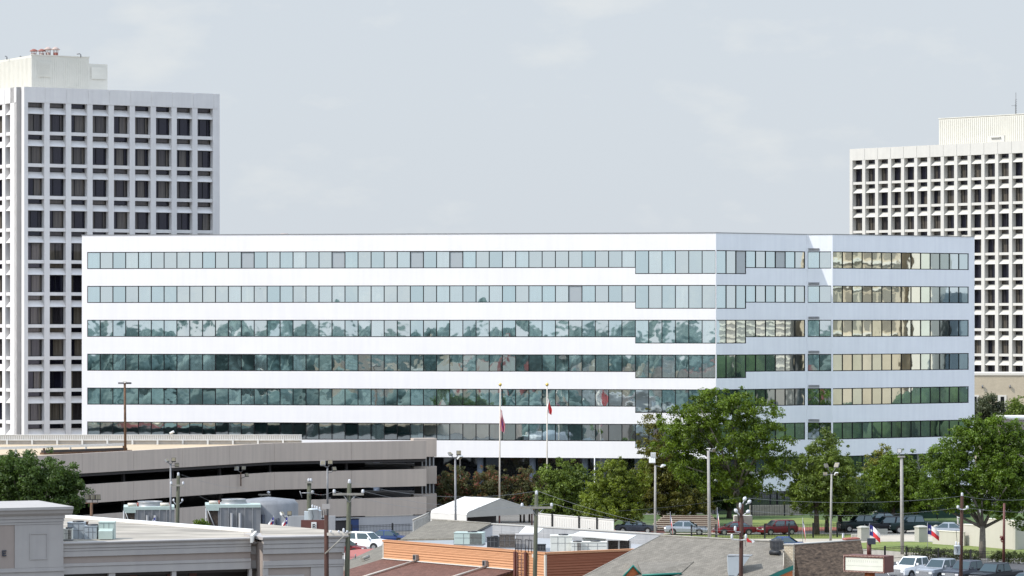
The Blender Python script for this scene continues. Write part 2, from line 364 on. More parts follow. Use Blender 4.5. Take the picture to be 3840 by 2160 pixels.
# ---------------------------------------------------------------- ground
m = MB(); m.poly([(-1500, -900, 0), (1500, -900, 0), (1500, 2500, 0), (-1500, 2500, 0)]); struct('ground', m, 'ground')
def patch(name, pts, z, mt):
    m = MB(); q = [tuple(G(x, y, z)) for x, y in pts]; m.poly(q[::-1]); return struct(name, m, mt)
patch('pavement', [(2150,1996),(2600,1996),(3180,1999),(3300,1990),(3900,1988),(4000,2035),(3560,2062),(3380,2125),(3380,2250),(2900,2250),(2900,2050),(2150,2040)], .008, 'pavement')
patch('parking_lot', [(3100,2112),(3420,2104),(4100,2120),(4200,2300),(2900,2300)], .012, 'asphalt')
patch('front_lawn', [(3150,2044),(3230,2035),(3310,2031),(3450,2031),(3640,2040),(3960,2058),(3990,2092),(3700,2092),(3390,2070),(3220,2056)], .016, 'grass')
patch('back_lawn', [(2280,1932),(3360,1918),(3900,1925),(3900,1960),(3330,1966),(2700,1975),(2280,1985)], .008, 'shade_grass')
patch('brick_path', [(2300,1986),(2700,1978),(3180,1972),(3180,1990),(2720,1997),(2300,2000)], .014, 'red_pave')
patch('verge', [(2480,2003),(3200,2003),(3200,2020),(2480,2020)], .016, 'grass')

# ================================================================ OFFICE TOWERS
def tower_window(kind):
    a, b = .05, 2.05
    fm = MB(); g = MB()
    return fm, g
def win_meshes(wd, ht, split):
    """frame mesh and pane mesh of one window in local coordinates, u along x, outward -y"""
    f = MB(); t = .06
    f.box(W, 0, wd, 0, .06, 0, t); f.box(W, 0, wd, 0, .06, ht-t, ht); f.box(W, 0, t, 0, .06, t, ht-t); f.box(W, wd-t, wd, 0, .06, t, ht-t)
    g = MB()
    xs = [t]+list(split)+[wd-t]
    for x in split: f.box(W, x-.035, x+.035, 0, .07, t, ht-t)
    for i in range(len(xs)-1):
        a = xs[i]+(.035 if i else 0); b = xs[i+1]-(.035 if i < len(xs)-2 else 0)
        g.poly([(a, -.02, t), (b, -.02, t), (b, -.02, ht-t), (a, -.02, ht-t)])
    return f, g
def mesh_of(mb, name, mt):
    me = bpy.data.meshes.new(name); me.from_pydata(mb.v, [], mb.f); me.materials.append(MATS[mt]); return me
def inst(name, me, loc, rz, parent):
    o = bpy.data.objects.new(name, me); col.objects.link(o); o.parent = parent
    o.location = Vector(loc)-Vector(parent['_o']); o.rotation_euler.z = rz; return o
def tower_face(wall, rest_f, rest_g, root, fr, n, rows, zt, pitch, pier, first, last, d, vis):
    """grid facade: piers, sloping hoods, sill beams, recessed windows"""
    L = first+n*pitch-pier+last
    wall.box(fr, 0, L, -d-.02, 0, zt-1.9, zt)
    for i in range(n+1):        # joints in the parapet: slim raised piers
        u = first+i*pitch-pier
        if 0 <= u: wall.box(fr, u+.12, u+pier-.12, 0, .05, zt-1.9, zt-.04)
    wall.box(fr, 0, first, -d-.02, 0, 0, zt-1.9); wall.box(fr, L-last, L, -d-.02, 0, 0, zt-1.9)
    for i in range(1, n):
        u = first+i*pitch-pier; wall.box(fr, u, u+pier, -d-.02, 0, 0, zt-1.9)
    ow = pitch-pier
    for i in range(n):
        u0 = first+i*pitch; u1 = u0+ow
        for r in range(rows):
            z = zt-1.9-4.0*r
            if z-4 < 0: break
            wall.extr(fr, [(-d-.02, z-.57), (-.1, z-1.36), (-.1, z-1.42), (-d-.02, z-1.42)], u0, u1)
            wall.box(fr, u0, u1, -d-.02, -.12, z-4.0, z-3.58)
            if (i, r) in vis:
                wi = 0 if ow < 2.5 else 3
                q = fr.pt(u0, -d+.01, z-3.58)
                f, g = WM[wi+random.randrange(3)]
                a = inst('window', f, q, fr.a, root); b = bpy.data.objects.new('pane', g); col.objects.link(b); b.parent = a
                f, g = WM[6 if wi == 0 else 7]
                q = fr.pt(u0, -d+.01, z-.57)
                a = inst('vent_window', f, q, fr.a, root); b = bpy.data.objects.new('pane', g); col.objects.link(b); b.parent = a
            else:
                rest_g.add([fr.pt(u0, -d+.03, z-3.58), fr.pt(u1, -d+.03, z-3.58), fr.pt(u1, -d+.03, z-1.42), fr.pt(u0, -d+.03, z-1.42)], [(0,1,2,3)])
                rest_g.add([fr.pt(u0, -d+.03, z-.57), fr.pt(u1, -d+.03, z-.57), fr.pt(u1, -d+.03, z), fr.pt(u0, -d+.03, z)], [(0,1,2,3)])
    return L
WM = []
for wd in (2.16, 2.80):
    for sp in ((wd*.36,), (wd*.5,), (wd*.30, wd*.78)):
        f, g = win_meshes(wd, 2.16, sp); WM.append((mesh_of(f, 'window', 'dark_frame'), mesh_of(g, 'pane', 'tower_glass')))
for wd in (2.16, 2.80):
    f, g = win_meshes(wd, .57, ()); WM.append((mesh_of(f, 'vent_window', 'dark_frame'), mesh_of(g, 'pane', 'tower_glass')))

# --- left tower
ang = R(31); ox, oy = XY(91, 430); zt = ZT(325, 430)
FA = Fr(ox, oy, ang)
root = thing('office_tower', 'tall white grid-faced office tower behind the left end of the long white building', 'office tower', (ox, oy, 0))
wall = MB(); rg = MB()
vis = {(i, r) for i in range(9) for r in range(11) if (r < 5 or i < 4)}
LA = tower_face(wall, None, rg, root, FA, 9, 11, zt, 2.91, .72, .5, .95, .86, vis)
c2 = FA.pt(-.62, -.95, 0); a2 = ang-R(90)
nL = 7; LL = .6+nL*3.75-.95+.85
FB = Fr(c2[0]-LL*math.cos(a2), c2[1]-LL*math.sin(a2), a2)
vis = {(i, r) for i in (nL-1, nL-2) for r in range(11)}
tower_face(wall, None, rg, root, FB, nL, 11, zt, 3.75, .95, .6, .85, .74, vis)
wall.box(FA, -.62, .1, -3, -.95, 0, zt); wall.box(FA, -.012, 0.3, -1.0, -.003, 0, zt-.003)
wall.build('wall', 'tower_concrete', root)
o = rg.build('window_rows', 'tower_glass', root); o['kind'] = 'stuff'
core = MB(); core.box(FA, .3, LA-.1, -LL, -.92, 0, zt-.5); core.build('core', 'tower_concrete', root)
# penthouse
p = MB(); PD = 438.0
pc = XY(118, PD); FPh = Fr(pc[0], pc[1], ang)
pz = ZT(207, PD)
p.box(FPh, 0, 7.9, -16, 0, zt-.6, pz); p.box(FPh, 7.9, 10.5, -14, -.05, zt-.6, pz-.75)
for k in range(26): p.box(FPh, .15+k*.3, .25+k*.3, 0, .045, zt-.5, pz-.25)
p.box(FPh, -.1, 8.0, -.1, .1, pz, pz+.12)
for k in range(38): p.box(Fr(*FPh.pt(0, 0, 0)[:2], ang-R(90)), -16+k*.42, -15.85+k*.42, 0, .045, zt-.5, pz-.25)
ph = p.build('penthouse', 'cream_metal', root)
l = MB(); l.box(FPh, 8.2, 10.2, .0, .07, pz-2.7, pz-1.1); l.build('louvre', 'cream_metal', ph)
l = MB(); l.box(FPh, .8, 2.6, .03, .10, pz-2.7, pz-.75)
for k in range(9): l.box(FPh, .9, 2.5, .10, .15, pz-2.6+k*.2, pz-2.5+k*.2)
l.build('louvre', 'cream_metal', ph)
for k, (px, py, big) in enumerate(((335/2.634, 150+155/2.634, 0), (412/2.634, 150+157/2.634, 0), (475/2.634, 150+158/2.634, 1), (550/2.634, 150+160/2.634, 1))):
    b = P(px, py, PD+3); b.z = pz+.0
    names = ('small left red-capped mushroom vent', 'second red-capped mushroom vent from the left', 'third, taller pale-capped mushroom vent', 'rightmost tall brown mushroom vent')
    t = thing('roof_vent', names[k]+' on the left tower penthouse', 'roof vent', b, 'mushroom vents on the tower penthouse')
    hh = 1.0+.25*big
    s = MB(); s.lathe(b, [(.26, 0), (.26, hh*.45), (0, hh*.45)], 10)
    s.build('stack', 'copper_pale' if k != 3 else 'copper_red', t)
    s = MB()
    for q in range(4): s.tube([b+Vector((.3*math.cos(q*1.57+.5), .3*math.sin(q*1.57+.5), 0)), b+Vector((.3*math.cos(q*1.57+.5), .3*math.sin(q*1.57+.5), hh*.75))], .035, 5)
    s.build('bracket', 'copper_red', t)
    s = MB(); s.lathe(b, [(0, hh*.72), (.55, hh*.72), (.56, hh*.76), (.2, hh), (0, hh*1.04)], 12); s.build('cap', 'copper_red' if not big else 'copper_pale', t)
for k, (px, py) in enumerate(((26, 214), (81, 208), (303, 212))):
    b = P(px, py, PD+2 if k == 2 else PD+6); b.z = pz if k < 2 else pz
    s = MB(); s.tube([b+Vector((0,0,-.1)), b+Vector((0, 0, .22)), b+Vector((-.15, 0, .34)), b+Vector((-.5 if k == 2 else -.25, 0, .30))], .08, 6)
    tag(s.build('vent_pipe', 'galv_dark'), ('short dark pipe at the far left of the tower penthouse roof', 'dark pipe on the penthouse roof just left of the red vents', 'dark bent pipe on the penthouse roof right of the red vents')[k], 'pipe', 'dark pipes on the tower penthouse')

# --- right tower
ang = R(-47.5); ox, oy = XY(3186, 571); zt = ZT(559, 571)
FR = Fr(ox, oy, ang)
root = thing('office_tower', 'cream white grid-faced office tower behind the right end of the long white building', 'office tower', (ox, oy, 0))
wall = MB(); rg = MB()
vis = {(i, r) for i in range(15) for r in range(11) if (r < 4 or i > 9) and r < 9}
LR = tower_face(wall, None, rg, root, FR, 17, 11, zt, 2.80, .66, .62, .7, 1.0, vis)
wall.build('wall', 'cream_concrete', root)
o = rg.build('window_rows', 'tower_glass', root); o['kind'] = 'stuff'
core = MB(); core.box(FR, 0.1, LR-.1, -25, -1.05, 0, zt-.5); core.build('core', 'cream_concrete', root)
pz = 54.1; p = MB(); p.box(FR, 15.8, 42, -18, -4, zt-.6, pz)
for k in range(62): p.box(FR, 15.9+k*.42, 16.08+k*.42, -4, -3.93, zt-.55, pz-.2)
p.box(FR, 15.7, 42.1, -18.1, -3.9, pz, pz+.12)
ph = p.build('penthouse', 'cream_metal', root)
d = MB(); x0 = 26.2; d.box(FR, x0, x0+3.3, -3.93, -3.85, zt-.5, zt+1.25); d.box(FR, x0+.6, x0+2.6, -3.85, -3.5, zt+.95, zt+1.05); d.build('door', 'cream_concrete', ph)
b = Vector(FR.pt(30.9, -5, pz)); t = thing('antenna_mast', 'thin lattice antenna mast on the right tower penthouse', 'antenna', b)
s = MB(); s.tube([b, b+Vector((0, 0, 3.6))], [.09, .05], 5); s.build('mast', 'galv_dark', t)
s = MB(); s.tube([b+Vector((-.7, 0, 1.5)), b+Vector((.15, 0, 1.5))], .03, 4)
for k in range(7): s.tube([b+Vector((-.14, 0, .3+k*.35)), b+Vector((.16, 0, .42+k*.35))], .025, 4)
s.build('crossbar', 'galv_dark', t)

# --- tan brick podium of the right tower
a0 = P(3640, 1397, 520); a1 = P(3900, 1397, 520)
FPd = Fr(a0.x-20, 522, R(-3)); t = thing('brick_podium', 'tan brick low block with narrow windows at the foot of the right tower', 'building', (a0.x-20, 522, 0))
zp = ZT(1399, 520)
m = MB(); m.box(FPd, 0, 60, -12, 0, 0, zp-.35); m.build('wall', 'tan_brick', t)
m = MB(); m.box(FPd, -.1, 60.1, -12.1, .12, zp-.35, zp); m.build('coping', 'tan_trim', t)
for k in range(6):
    u = 20.5+k*4.1; wz = zp-3.3
    m = MB(); m.box(FPd, u-.5, u+.9, 0, .08, wz-4, wz); f = m.build('window', 'tan_trim', t)
    m = MB(); m.box(FPd, u, u+.55, .08, .10, wz-3.8, wz-.25); m.build('pane', 'dark_frame', f)
for k in range(6):
    u = 21.9+k*4.1; b = Vector(FPd.pt(u, .2, zp-2.3)); m = MB(); m.tube([b, b+Vector((0, 0, .5))], .12, 6); m.box(FPd, u-.05, u+.05, 0, .2, zp-2.1, zp-2.0)
    m.build('wall_lamp', 'galv_dark', t)

# ================================================================ LONG WHITE BUILDING
TH1 = R(-8.7)
xA1, yA1 = XY(2685, 383); LA = 72.25
SA = Fr(xA1-LA*math.cos(TH1), yA1-LA*math.sin(TH1), TH1)
SB = Fr(xA1, yA1, R(35)); LB = 13.1
e = SB.pt(LB, 0, 0); SC = Fr(e[0], e[1], TH1); LC = 2.84
e = SC.pt(LC, 0, 0); SD = Fr(e[0], e[1], R(35)); LD = 21.5
ZR = 31.12
WT = [29.22-3.85*k for k in range(6)]
root = thing('office_building', 'long white six-band office building with ribbon windows across the middle', 'office building', (SA.o[0], SA.o[1], 0))
wall = MB()
def bands(fr, L, secs, low=False, left=0, right=0):
    """secs: list of (u0,u1,window height) ; spandrels fill the rest"""
    wall.box(fr, 0, L, -.4, 0, WT[0], ZR)
    for k, z in enumerate(WT):
        zn = WT[k+1] if k < 5 else 6.17
        for (u0, u1, h) in secs: wall.box(fr, u0, u1, -.4, 0, zn, z-h)
        if left: wall.box(fr, 0, left, -.4, 0, zn, z)
        if right: wall.box(fr, L-right, L, -.4, 0, zn, z)
HS, HDp = 1.93, 2.62
dA = LA-8.98
bands(SA, LA, [(.63, dA, HS), (dA, LA-.06, HDp)], left=.63, right=.06)
dB = .10+1.39*3
wall.build('wall', 'white_paint', root); wall = MB()
bands(SB, LB, [(.10, dB, HDp), (dB, LB-.32, HS)], left=.10, right=.32)
bands(SC, LC, [(.05, LC-.16, HS)], left=.05, right=.16)
bands(SD, LD, [(.05, LD-.90, HS)], left=.05, right=.90)
for fr, L in ((SB, LB), (SC, LC), (SD, LD)):     # lower storey band
    wall.box(fr, 0, L, -.4, 0, 2.35, 4.30)
    if fr is SD: wall.box(fr, L-.9, L, -.4, 0, 4.3, 6.17)
wall.box(SB, LB-.10, LB, -.35, .06, 2.35, ZR+.003)
wall.build('wall', 'white_paint_stained', root)
# coping, roof, dark core
c = MB()
for fr, L in ((SA, LA), (SB, LB), (SC, LC), (SD, LD)): c.box(fr, -.05, L+.03, -.5, .05, ZR, ZR+.07)
c.build('coping', 'galv', root)
core = MB()
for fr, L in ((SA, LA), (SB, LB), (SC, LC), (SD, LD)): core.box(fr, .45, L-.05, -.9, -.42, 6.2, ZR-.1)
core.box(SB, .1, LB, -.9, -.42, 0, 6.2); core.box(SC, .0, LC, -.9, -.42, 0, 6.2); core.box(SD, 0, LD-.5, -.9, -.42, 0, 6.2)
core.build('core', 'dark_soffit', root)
rf = MB(); q = [SA.pt(.1, -.3, 0)[:2], SA.pt(LA, -.3, 0)[:2], SB.pt(LB-.1, -.3, 0)[:2], SD.pt(0, -.3, 0)[:2], SD.pt(LD-.1, -.3, 0)[:2], SD.pt(LD-14, -24, 0)[:2], SA.pt(.1, -30, 0)[:2]]
rf.prism(q, ZR-.9, ZR-.6); rf.build('roof', 'roof_membrane', root)
m = MB(); m.box(SD, LD-.4, LD-.001, -22, -.4, 0, ZR-.002); m.box(SA, .001, .4, -29, -.4, 0, ZR-.002); m.build('end_wall', 'white_paint', root)
# ribbon windows: frame + mirror panes, each pane slightly bowed and out of true like real glazing
def ribbon(fr, u0, n, mod, zt, h, blanks=()):
    f = MB(); t = .09
    f.box(fr, u0, u0+n*mod, -.2, -.03, zt-t, zt); f.box(fr, u0, u0+n*mod, -.2, -.03, zt-h, zt-h+t)
    for i in range(n+1):
        u = u0+i*mod; a = max(u0, u-.042); b = min(u0+n*mod, u+.042)
        f.box(fr, a, b, -.2, -.04, zt-h+t, zt-t)
    fo = f.build('ribbon_window', 'dark_frame', root)
    g = MB(); runs = [g]; blanks_mb = []; N = 6
    for i in range(n):
        a = u0+i*mod+.02; b = u0+(i+1)*mod-.02; z0 = zt-h+.04; z1_ = zt-.04
        tu = random.gauss(0, .0016); tz = random.gauss(0, .0011); bow = random.gauss(0, .0028); tw = random.gauss(0, .0018)
        if fr is SB or fr is SD: tu *= .5; bow *= .45; tw *= .5
        if (i-1) in blanks and g.v: g = MB(); runs.append(g)
        tgt = g
        if i in blanks: tgt = MB(); blanks_mb.append(tgt); tu = tz = bow = tw = 0
        vs = []
        for jz in range(N+1):
            for ju in range(N+1):
                s_, q_ = ju/N*2-1, jz/N*2-1
                off = -.10+tu*s_*mod/2+tz*q_*h/2+bow*(1-s_*s_)*(1-q_*q_*.8)+tw*s_*q_*.5
                vs.append(fr.pt(a+(b-a)*ju/N, off, z0+(z1_-z0)*jz/N))
        tgt.add(vs, [(jz*(N+1)+ju, jz*(N+1)+ju+1, (jz+1)*(N+1)+ju+1, (jz+1)*(N+1)+ju) for jz in range(N) for ju in range(N)], True)
    for g in runs:
        if g.v: g.build('glazing', 'sky_glass', fo)
    for bb in blanks_mb: bb.build('blank_panel', 'blank_panel', fo)
    return fo
BL = {0: (12, 19, 25, 28), 1: (37,)}
for k, z in enumerate(WT):
    ribbon(SA, .63, 42, (dA-.63)/42, z, HS, BL.get(k, ()))
    ribbon(SA, dA, 6, (LA-.06-dA)/6, z, HDp)
    ribbon(SB, .10, 3, 1.39, z, HDp, (2,) if k == 0 else ())
    ribbon(SB, dB, 6, (LB-.32-dB)/6, z, HS, (3,) if k == 0 else ())
    ribbon(SC, .05, 2, (LC-.21)/2, z, HS)
    ribbon(SD, .05, 14, (LD-.95)/14, z, HS)
    l = MB()
    for q in range(3): l.box(SC, .12, 1.35, 0, .05, z+.10+q*.1, z+.155+q*.1)
    l.build('louvre', 'galv_dark', root)
ribbon(SB, dB, 6, (LB-.32-dB)/6, 6.17, 1.87); ribbon(SD, .05, 14, (LD-.95)/14, 6.17, 1.87)
m = MB(); m.box(SB, .1, LB-.2, -.3, -.1, 0, 2.35); m.box(SD, .05, LD-.9, -.3, -.1, 0, 2.35); m.build('ground_glazing', 'lobby_glass', root)
# ground floor arcade under the left part
g = MB(); g.box(SA, .5, LA-.3, -3.4, -3.1, 0, 6.1); g.build('lobby_glazing', 'lobby_glass', root)
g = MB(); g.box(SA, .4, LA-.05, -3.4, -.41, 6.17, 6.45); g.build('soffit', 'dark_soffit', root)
for u in [4+i*5.93 for i in range(12)]:
    q = SA.pt(u, -2.2, 0); m = MB(); m.lathe(q, [(.36, 0), (.36, 6.2)], 16); m.build('column', 'blue_grey_paint', root)
for u in (51.5, 43.0, 59):
    m = MB(); m.box(SA, u, u+.14, -3.09, -2.95, 0, 6.1); m.build('door_post', 'white_paint', root)
# roof-top plant
b = P(1062, 880, 400); t = thing('roof_unit', 'low pale rooftop unit just showing above the parapet of the long white building', 'roof unit', (b.x, 405, ZR-.6))
m = MB(); m.box(W, b.x-.9, b.x+.6, -406, -404, ZR-.6, ZR+.35); m.build('housing', 'pipe_cream', t)
m = MB(); m.lathe((b.x-.2, 405, ZR+.35), [(.5, 0), (.45, .12), (0, .14)], 10); m.build('fan_cowl', 'copper_pale', t)

# ================================================================ PARKING GARAGE
P0g = (-8.75, 355.0); P1g = (-23.8, 347.3); P2g = (P1g[0]-46.4*.515, P1g[1]-46.4*.857)
GFa = Fr(P1g[0], P1g[1], math.atan2(P0g[1]-P1g[1], P0g[0]-P1g[0])); LGa = math.hypot(P0g[0]-P1g[0], P0g[1]-P1g[1])
GFb = Fr(P2g[0], P2g[1], math.atan2(P1g[1]-P2g[1], P1g[0]-P2g[0])); LGb = 46.4; ga = GFa.a
GF = GFb
t = thing('parking_garage', 'grey brown concrete parking garage with long open decks in front of the white building', 'parking garage', (GF.o[0], GF.o[1], 0))
BZ = [(9.16, 7.30), (6.25, 4.50), (3.40, 1.62)]
for k, (a, b) in enumerate(BZ):
    m = MB()
    for fr, L, n in ((GFb, LGb, 6), (GFa, LGa, 2)):
        seg = L/n
        for i in range(n): m.box(fr, i*seg+.012, (i+1)*seg-.012, -.3, 0, b, a)
    m.build('parapet_band', 'garage_concrete', t)
m = MB(); m.box(GFb, 0, LGb, -.5, -.12, 0, 1.50); m.box(GFa, 0, LGa, -.5, -.12, 0, 1.50); m.build('ground_wall', 'garage_pale', t)
for fr, L, n in ((GFb, LGb, 6), (GFa, LGa, 2)):
    for i in range(n): m = MB(); m.box(fr, i*L/n-.12, i*L/n+.12, -1.4, -1.1, 0, 7.3); m.build('column', 'garage_dark', t)
q2 = GFb.pt(0, -.25, 0)[:2]; q1 = GFb.pt(LGb, -.25, 0)[:2]; q0 = GFa.pt(LGa-.02, -.25, 0)[:2]
out_ = [q2, q1, q0, (-9.2, 376), (-75, 379), (-75, 330)]
m = MB(); m.prism(out_, 2.7, 3.0); m.prism(out_, 5.7, 6.0); m.build('floor_slab', 'garage_dark', t)
m = MB(); m.prism(out_, 7.0, 7.35); m.build('lower_roof_deck', 'garage_dark', t)
m = MB(); m.prism([q2, q1, (-21.3, 348.8), (-21.3, 352), (-75, 352), (-75, 330)], 8.6, 8.9); m.build('roof_deck', 'deck_concrete', t)
m = MB(); m.box(GFb, .3, LGb-.5, -14.3, -14, 0, 8.4); m.box(GFa, .3, LGa-.5, -14.3, -14, 0, 6.9); m.build('inner_wall', 'garage_dark', t)
# right-hand stair bay, set back
SE = Fr(-10.2, 359.6, R(14)); m = MB()
for a, b in BZ: m.box(SE, 0, 2.45, -1.5, 0, b, a+.05)
m.box(SE, .2, 2.3, -1.2, -.3, 0, 1.4); m.build('stair_bay', 'garage_concrete', t)
for u in (.9, 1.3, 1.7, 2.1):
    m = MB(); m.box(SE, u, u+.13, -.4, -.2, 0, 9); m.build('stair_post', 'galv', t)
m = MB(); m.box(SE, .4, 2.3, -1.45, -1.35, 0, 9); m.build('stair_back', 'garage_dark', t)
# back guard rail on the roof deck
RG = Fr(-57, 351, 0); Lr = 57-21.3
r = thing('deck_barrier', 'long white ribbed guard barrier along the back of the garage roof', 'barrier', (-57, 351, 8.9))
m = MB(); m.box(RG, 0, Lr, -.06, 0, 9.36, 9.84); m.box(RG, -.02, Lr+.02, -.1, .04, 9.84, 9.90); m.build('top_panel', 'white_rail', r)
m = MB()
for i in range(int(Lr/.22)): m.box(RG, .05+i*.22, .14+i*.22, 0, .03, 9.42, 9.80)
m.build('ribs', 'rail_panel', r)
m = MB(); m.box(RG, 0, Lr, -.14, -.1, 8.9, 9.30); m.build('back_panel', 'rail_panel', r)
m = MB(); m.box(RG, 0, Lr, 0, .06, 9.30, 9.40); m.build('rail', 'white_rail', r)
for i in range(15):
    u = .8+i*2.54
    if u < Lr: m = MB(); m.box(RG, u-.09, u+.09, .0, .14, 8.9, 9.42); m.build('post', 'white_rail', r)
# front guard rail near the ramp
D0 = 326.; q0 = XY(-60, 320); q1 = XY(470, 331); fa = math.atan2(q1[1]-q0[1], q1[0]-q0[0]); FG = Fr(q0[0], q0[1], fa); Lg = math.hypot(q1[0]-q0[0], q1[1]-q0[1])
r = thing('ramp_guard_rail', 'white steel guard rail beside the dark ramp opening on the garage roof', 'guard rail', (q0[0], q0[1], 9.02))
m = MB(); m.box(FG, 0, Lg, -.05, .05, 9.5, 9.74); m.build('rail', 'white_rail', r)
for u in (3.6, 6.8, 9.8, 11.6, Lg-.1):
    m = MB(); m.box(FG, u-.1, u+.1, -.16, -.05, 8.9, 9.63); m.build('post', 'rust_steel' if 6 < u < 9 or u > 12 else 'white_rail', r)
m = MB(); m.box(FG, 6.6, Lg+.7, -.5, .12, 8.9, 9.08); m.build('ramp_kerb', 'rust_steel', r)
m = MB(); m.box(FG, 6.7, Lg+.2, -.45, .05, 9.08, 9.3); m.build('ramp_shade_box', 'garage_dark', r)  # solid dark box standing in for the shaded ramp opening

# ================================================================ TREES
def leaf_cloud(mb, c, r, n, ls, flat=.8, rng=random):
    for _ in range(n):
        while True:
            v = Vector((rng.uniform(-1, 1), rng.uniform(-1, 1), rng.uniform(-1, 1)))
            if .05 < v.length < 1: break
        v = v.normalized()*(rng.random()**.45)
        p = c+Vector((v.x*r, v.y*r, v.z*r*flat))
        nrm = (v*1.0+Vector((rng.gauss(0, .6), rng.gauss(0, .6), rng.gauss(.35, .6)))).normalized()
        a = nrm.orthogonal().normalized(); ang = rng.uniform(0, 6.28); b = nrm.cross(a)
        a, b = a*math.cos(ang)+b*math.sin(ang), b*math.cos(ang)-a*math.sin(ang)
        s = ls*rng.uniform(.6, 1.3)
        k = len(mb.v); mb.v += [tuple(p-a*s), tuple(p-b*s*.45+nrm*s*.12), tuple(p+a*s), tuple(p+b*s*.45+nrm*s*.12)]
        mb.f.append([k, k+1, k+2, k+3]); mb.sm.append(False)
def make_tree(name, label, base, lobes, leaf, bark='bark', clumps=120, per=60, cr=.85, ls=.17, trunk_r=.28, fork=.45, lean=(0, 0), group=None, seed=1, limbs=9, multi=1, cat='tree', dens=1.7):
    """lobes: list of (centre offset from base, radii) in metres"""
    rng = random.Random(seed)
    t = thing(name, label, cat, base, group)
    base = Vector(base)
    clumps = int(clumps*dens); ls *= 1.12
    vol = [r[0]*r[1]*r[2] for _, r in lobes]; tot = sum(vol)
    cents = []; tries = 0
    mb = MB()
    for (c, r), v in zip(lobes, vol):
        n = max(4, int(clumps*v/tot))
        for _ in range(n):
            while True:
                q = Vector((rng.uniform(-1, 1), rng.uniform(-1, 1), rng.uniform(-1, 1)))
                if q.length < 1: break
            out_l = rng.random() < .16
            q = q.normalized()*(1.0+rng.random()*.18 if out_l else (rng.random()**.38)*.93)
            p = base+Vector(c)+Vector((q.x*r[0], q.y*r[1], q.z*r[2]))
            if p.z < 1.2: continue
            cents.append(p)
            leaf_cloud(mb, p, cr*(rng.uniform(.3, .6) if out_l else rng.uniform(.55, 1.25)), int(per*(rng.uniform(.15, .4) if out_l else rng.uniform(.6, 1.3))), ls, rng.uniform(.55, .9), rng)
    mb.build('crown', leaf, t)
    tb = MB()
    top = base+Vector(lobes[0][0])
    for mm in range(multi):
        ofs = Vector((rng.uniform(-.5, .5), rng.uniform(-.4, .4), 0))*(multi > 1)
        fk = base+ofs+Vector((lean[0]*fork, lean[1]*fork, (top.z-base.z)*fork))
        tb.tube([base+ofs, base+ofs+Vector((lean[0]*.2, 0, (fk.z-base.z)*.5)), fk], [trunk_r*1.25, trunk_r, trunk_r*.8], 9)
        pick = rng.sample(cents, min(limbs, len(cents)))
        for q in pick:
            mid = fk.lerp(q, .5)+Vector((rng.gauss(0, .3), rng.gauss(0, .3), rng.uniform(0, .5)))
            tb.tube([fk-Vector((0, 0, .15)), mid, q], [trunk_r*.55, trunk_r*.33, .04], 6)
    tb.build('trunk', bark, t)
    return t
def lobe(x, y, D, rx, rz, base, ry=None):
    """crown lobe given in photo pixels, at distance D"""
    c = P(x, y, D)-Vector(base); k = D/FP
    return ((c.x, c.y, c.z), (rx*k, (ry if ry else rx)*k, rz*k))
def tree_at(name, label, xb, D, lb, leaf, **kw):
    b = Vector((*XY(xb, D), 0)); L = []
    for l in lb:
        dd = l[4] if len(l) > 4 else 0
        c = P(l[0], l[1], D+dd)-b; k = D/FP
        L.append(((c.x, c.y, c.z), (l[2]*k, min(l[2], 160)*k*.9, l[3]*k)))
    return make_tree(name, label, b, L, leaf, **kw)

tree_at('oak_tree', 'round dense green tree at the far left in front of the garage', 120, 283,
    [(110, 1790, 150, 100), (245, 1800, 95, 80), (20, 1775, 110, 85), (160, 1880, 160, 75), (-60, 1810, 110, 110), (292, 1845, 55, 65), (230, 1895, 85, 65), (60, 1880, 120, 60)], 'leaf_oak', clumps=330, per=105, cr=.60, ls=.115, seed=3, limbs=10, fork=.3)
MY = 'red flowering crape myrtles beside the white building'
for i, (x, y, rx, rz, lab) in enumerate(((1700, 1815, 72, 66, 'reddish crape myrtle nearest the garage corner'), (1838, 1815, 76, 70, 'greenish red crape myrtle around the left flagpole'), (1968, 1822, 72, 72, 'crape myrtle with pink blooms right of the left flagpole'))):
    tree_at('crape_myrtle', lab, x, 368, [(x, y-8, rx*.9, rz*.9), (x-rx*.35, y+20, rx*.75, rz*.8), (x+rx*.35, y+22, rx*.72, rz*.8), (x, y+60, rx*1.05, rz*.8)], 'leaf_myrtle', clumps=120, per=85, cr=.52, ls=.11, trunk_r=.1, seed=20+i, limbs=8, fork=.25, multi=3, group=MY)
tree_at('magnolia_tree', 'rounded glossy green tree between the crape myrtles and the cypress', 2100, 357,
    [(2105, 1795, 90, 78), (2160, 1825, 70, 90), (2060, 1840, 62, 80), (2110, 1890, 105, 80), (2110, 1950, 95, 50)], 'leaf_bush', clumps=230, per=85, cr=.55, ls=.13, seed=31, limbs=6, fork=.3)
tree_at('cypress_tree', 'broad feathery yellow-green cypress left of the white floodlight pole', 2290, 350,
    [(2300, 1790, 80, 72), (2240, 1840, 66, 66), (2350, 1850, 85, 85), (2225, 1900, 72, 60), (2290, 1910, 120, 65), (2370, 1920, 60, 60), (2400, 1790, 50, 60)], 'leaf_cypress', clumps=380, per=85, cr=.46, ls=.10, seed=33, limbs=7, fork=.2)
tree_at('cypress_tree', 'tall olive brown cypress leaning on the left side of the big plane tree', 2490, 362,
    [(2450, 1590, 48, 60), (2455, 1670, 66, 66), (2480, 1750, 90, 80), (2450, 1850, 95, 85), (2540, 1870, 90, 90), (2400, 1800, 55, 55), (2620, 1890, 60, 70)], 'leaf_olive', clumps=330, per=80, cr=.5, ls=.11, seed=35, limbs=8, fork=.2)
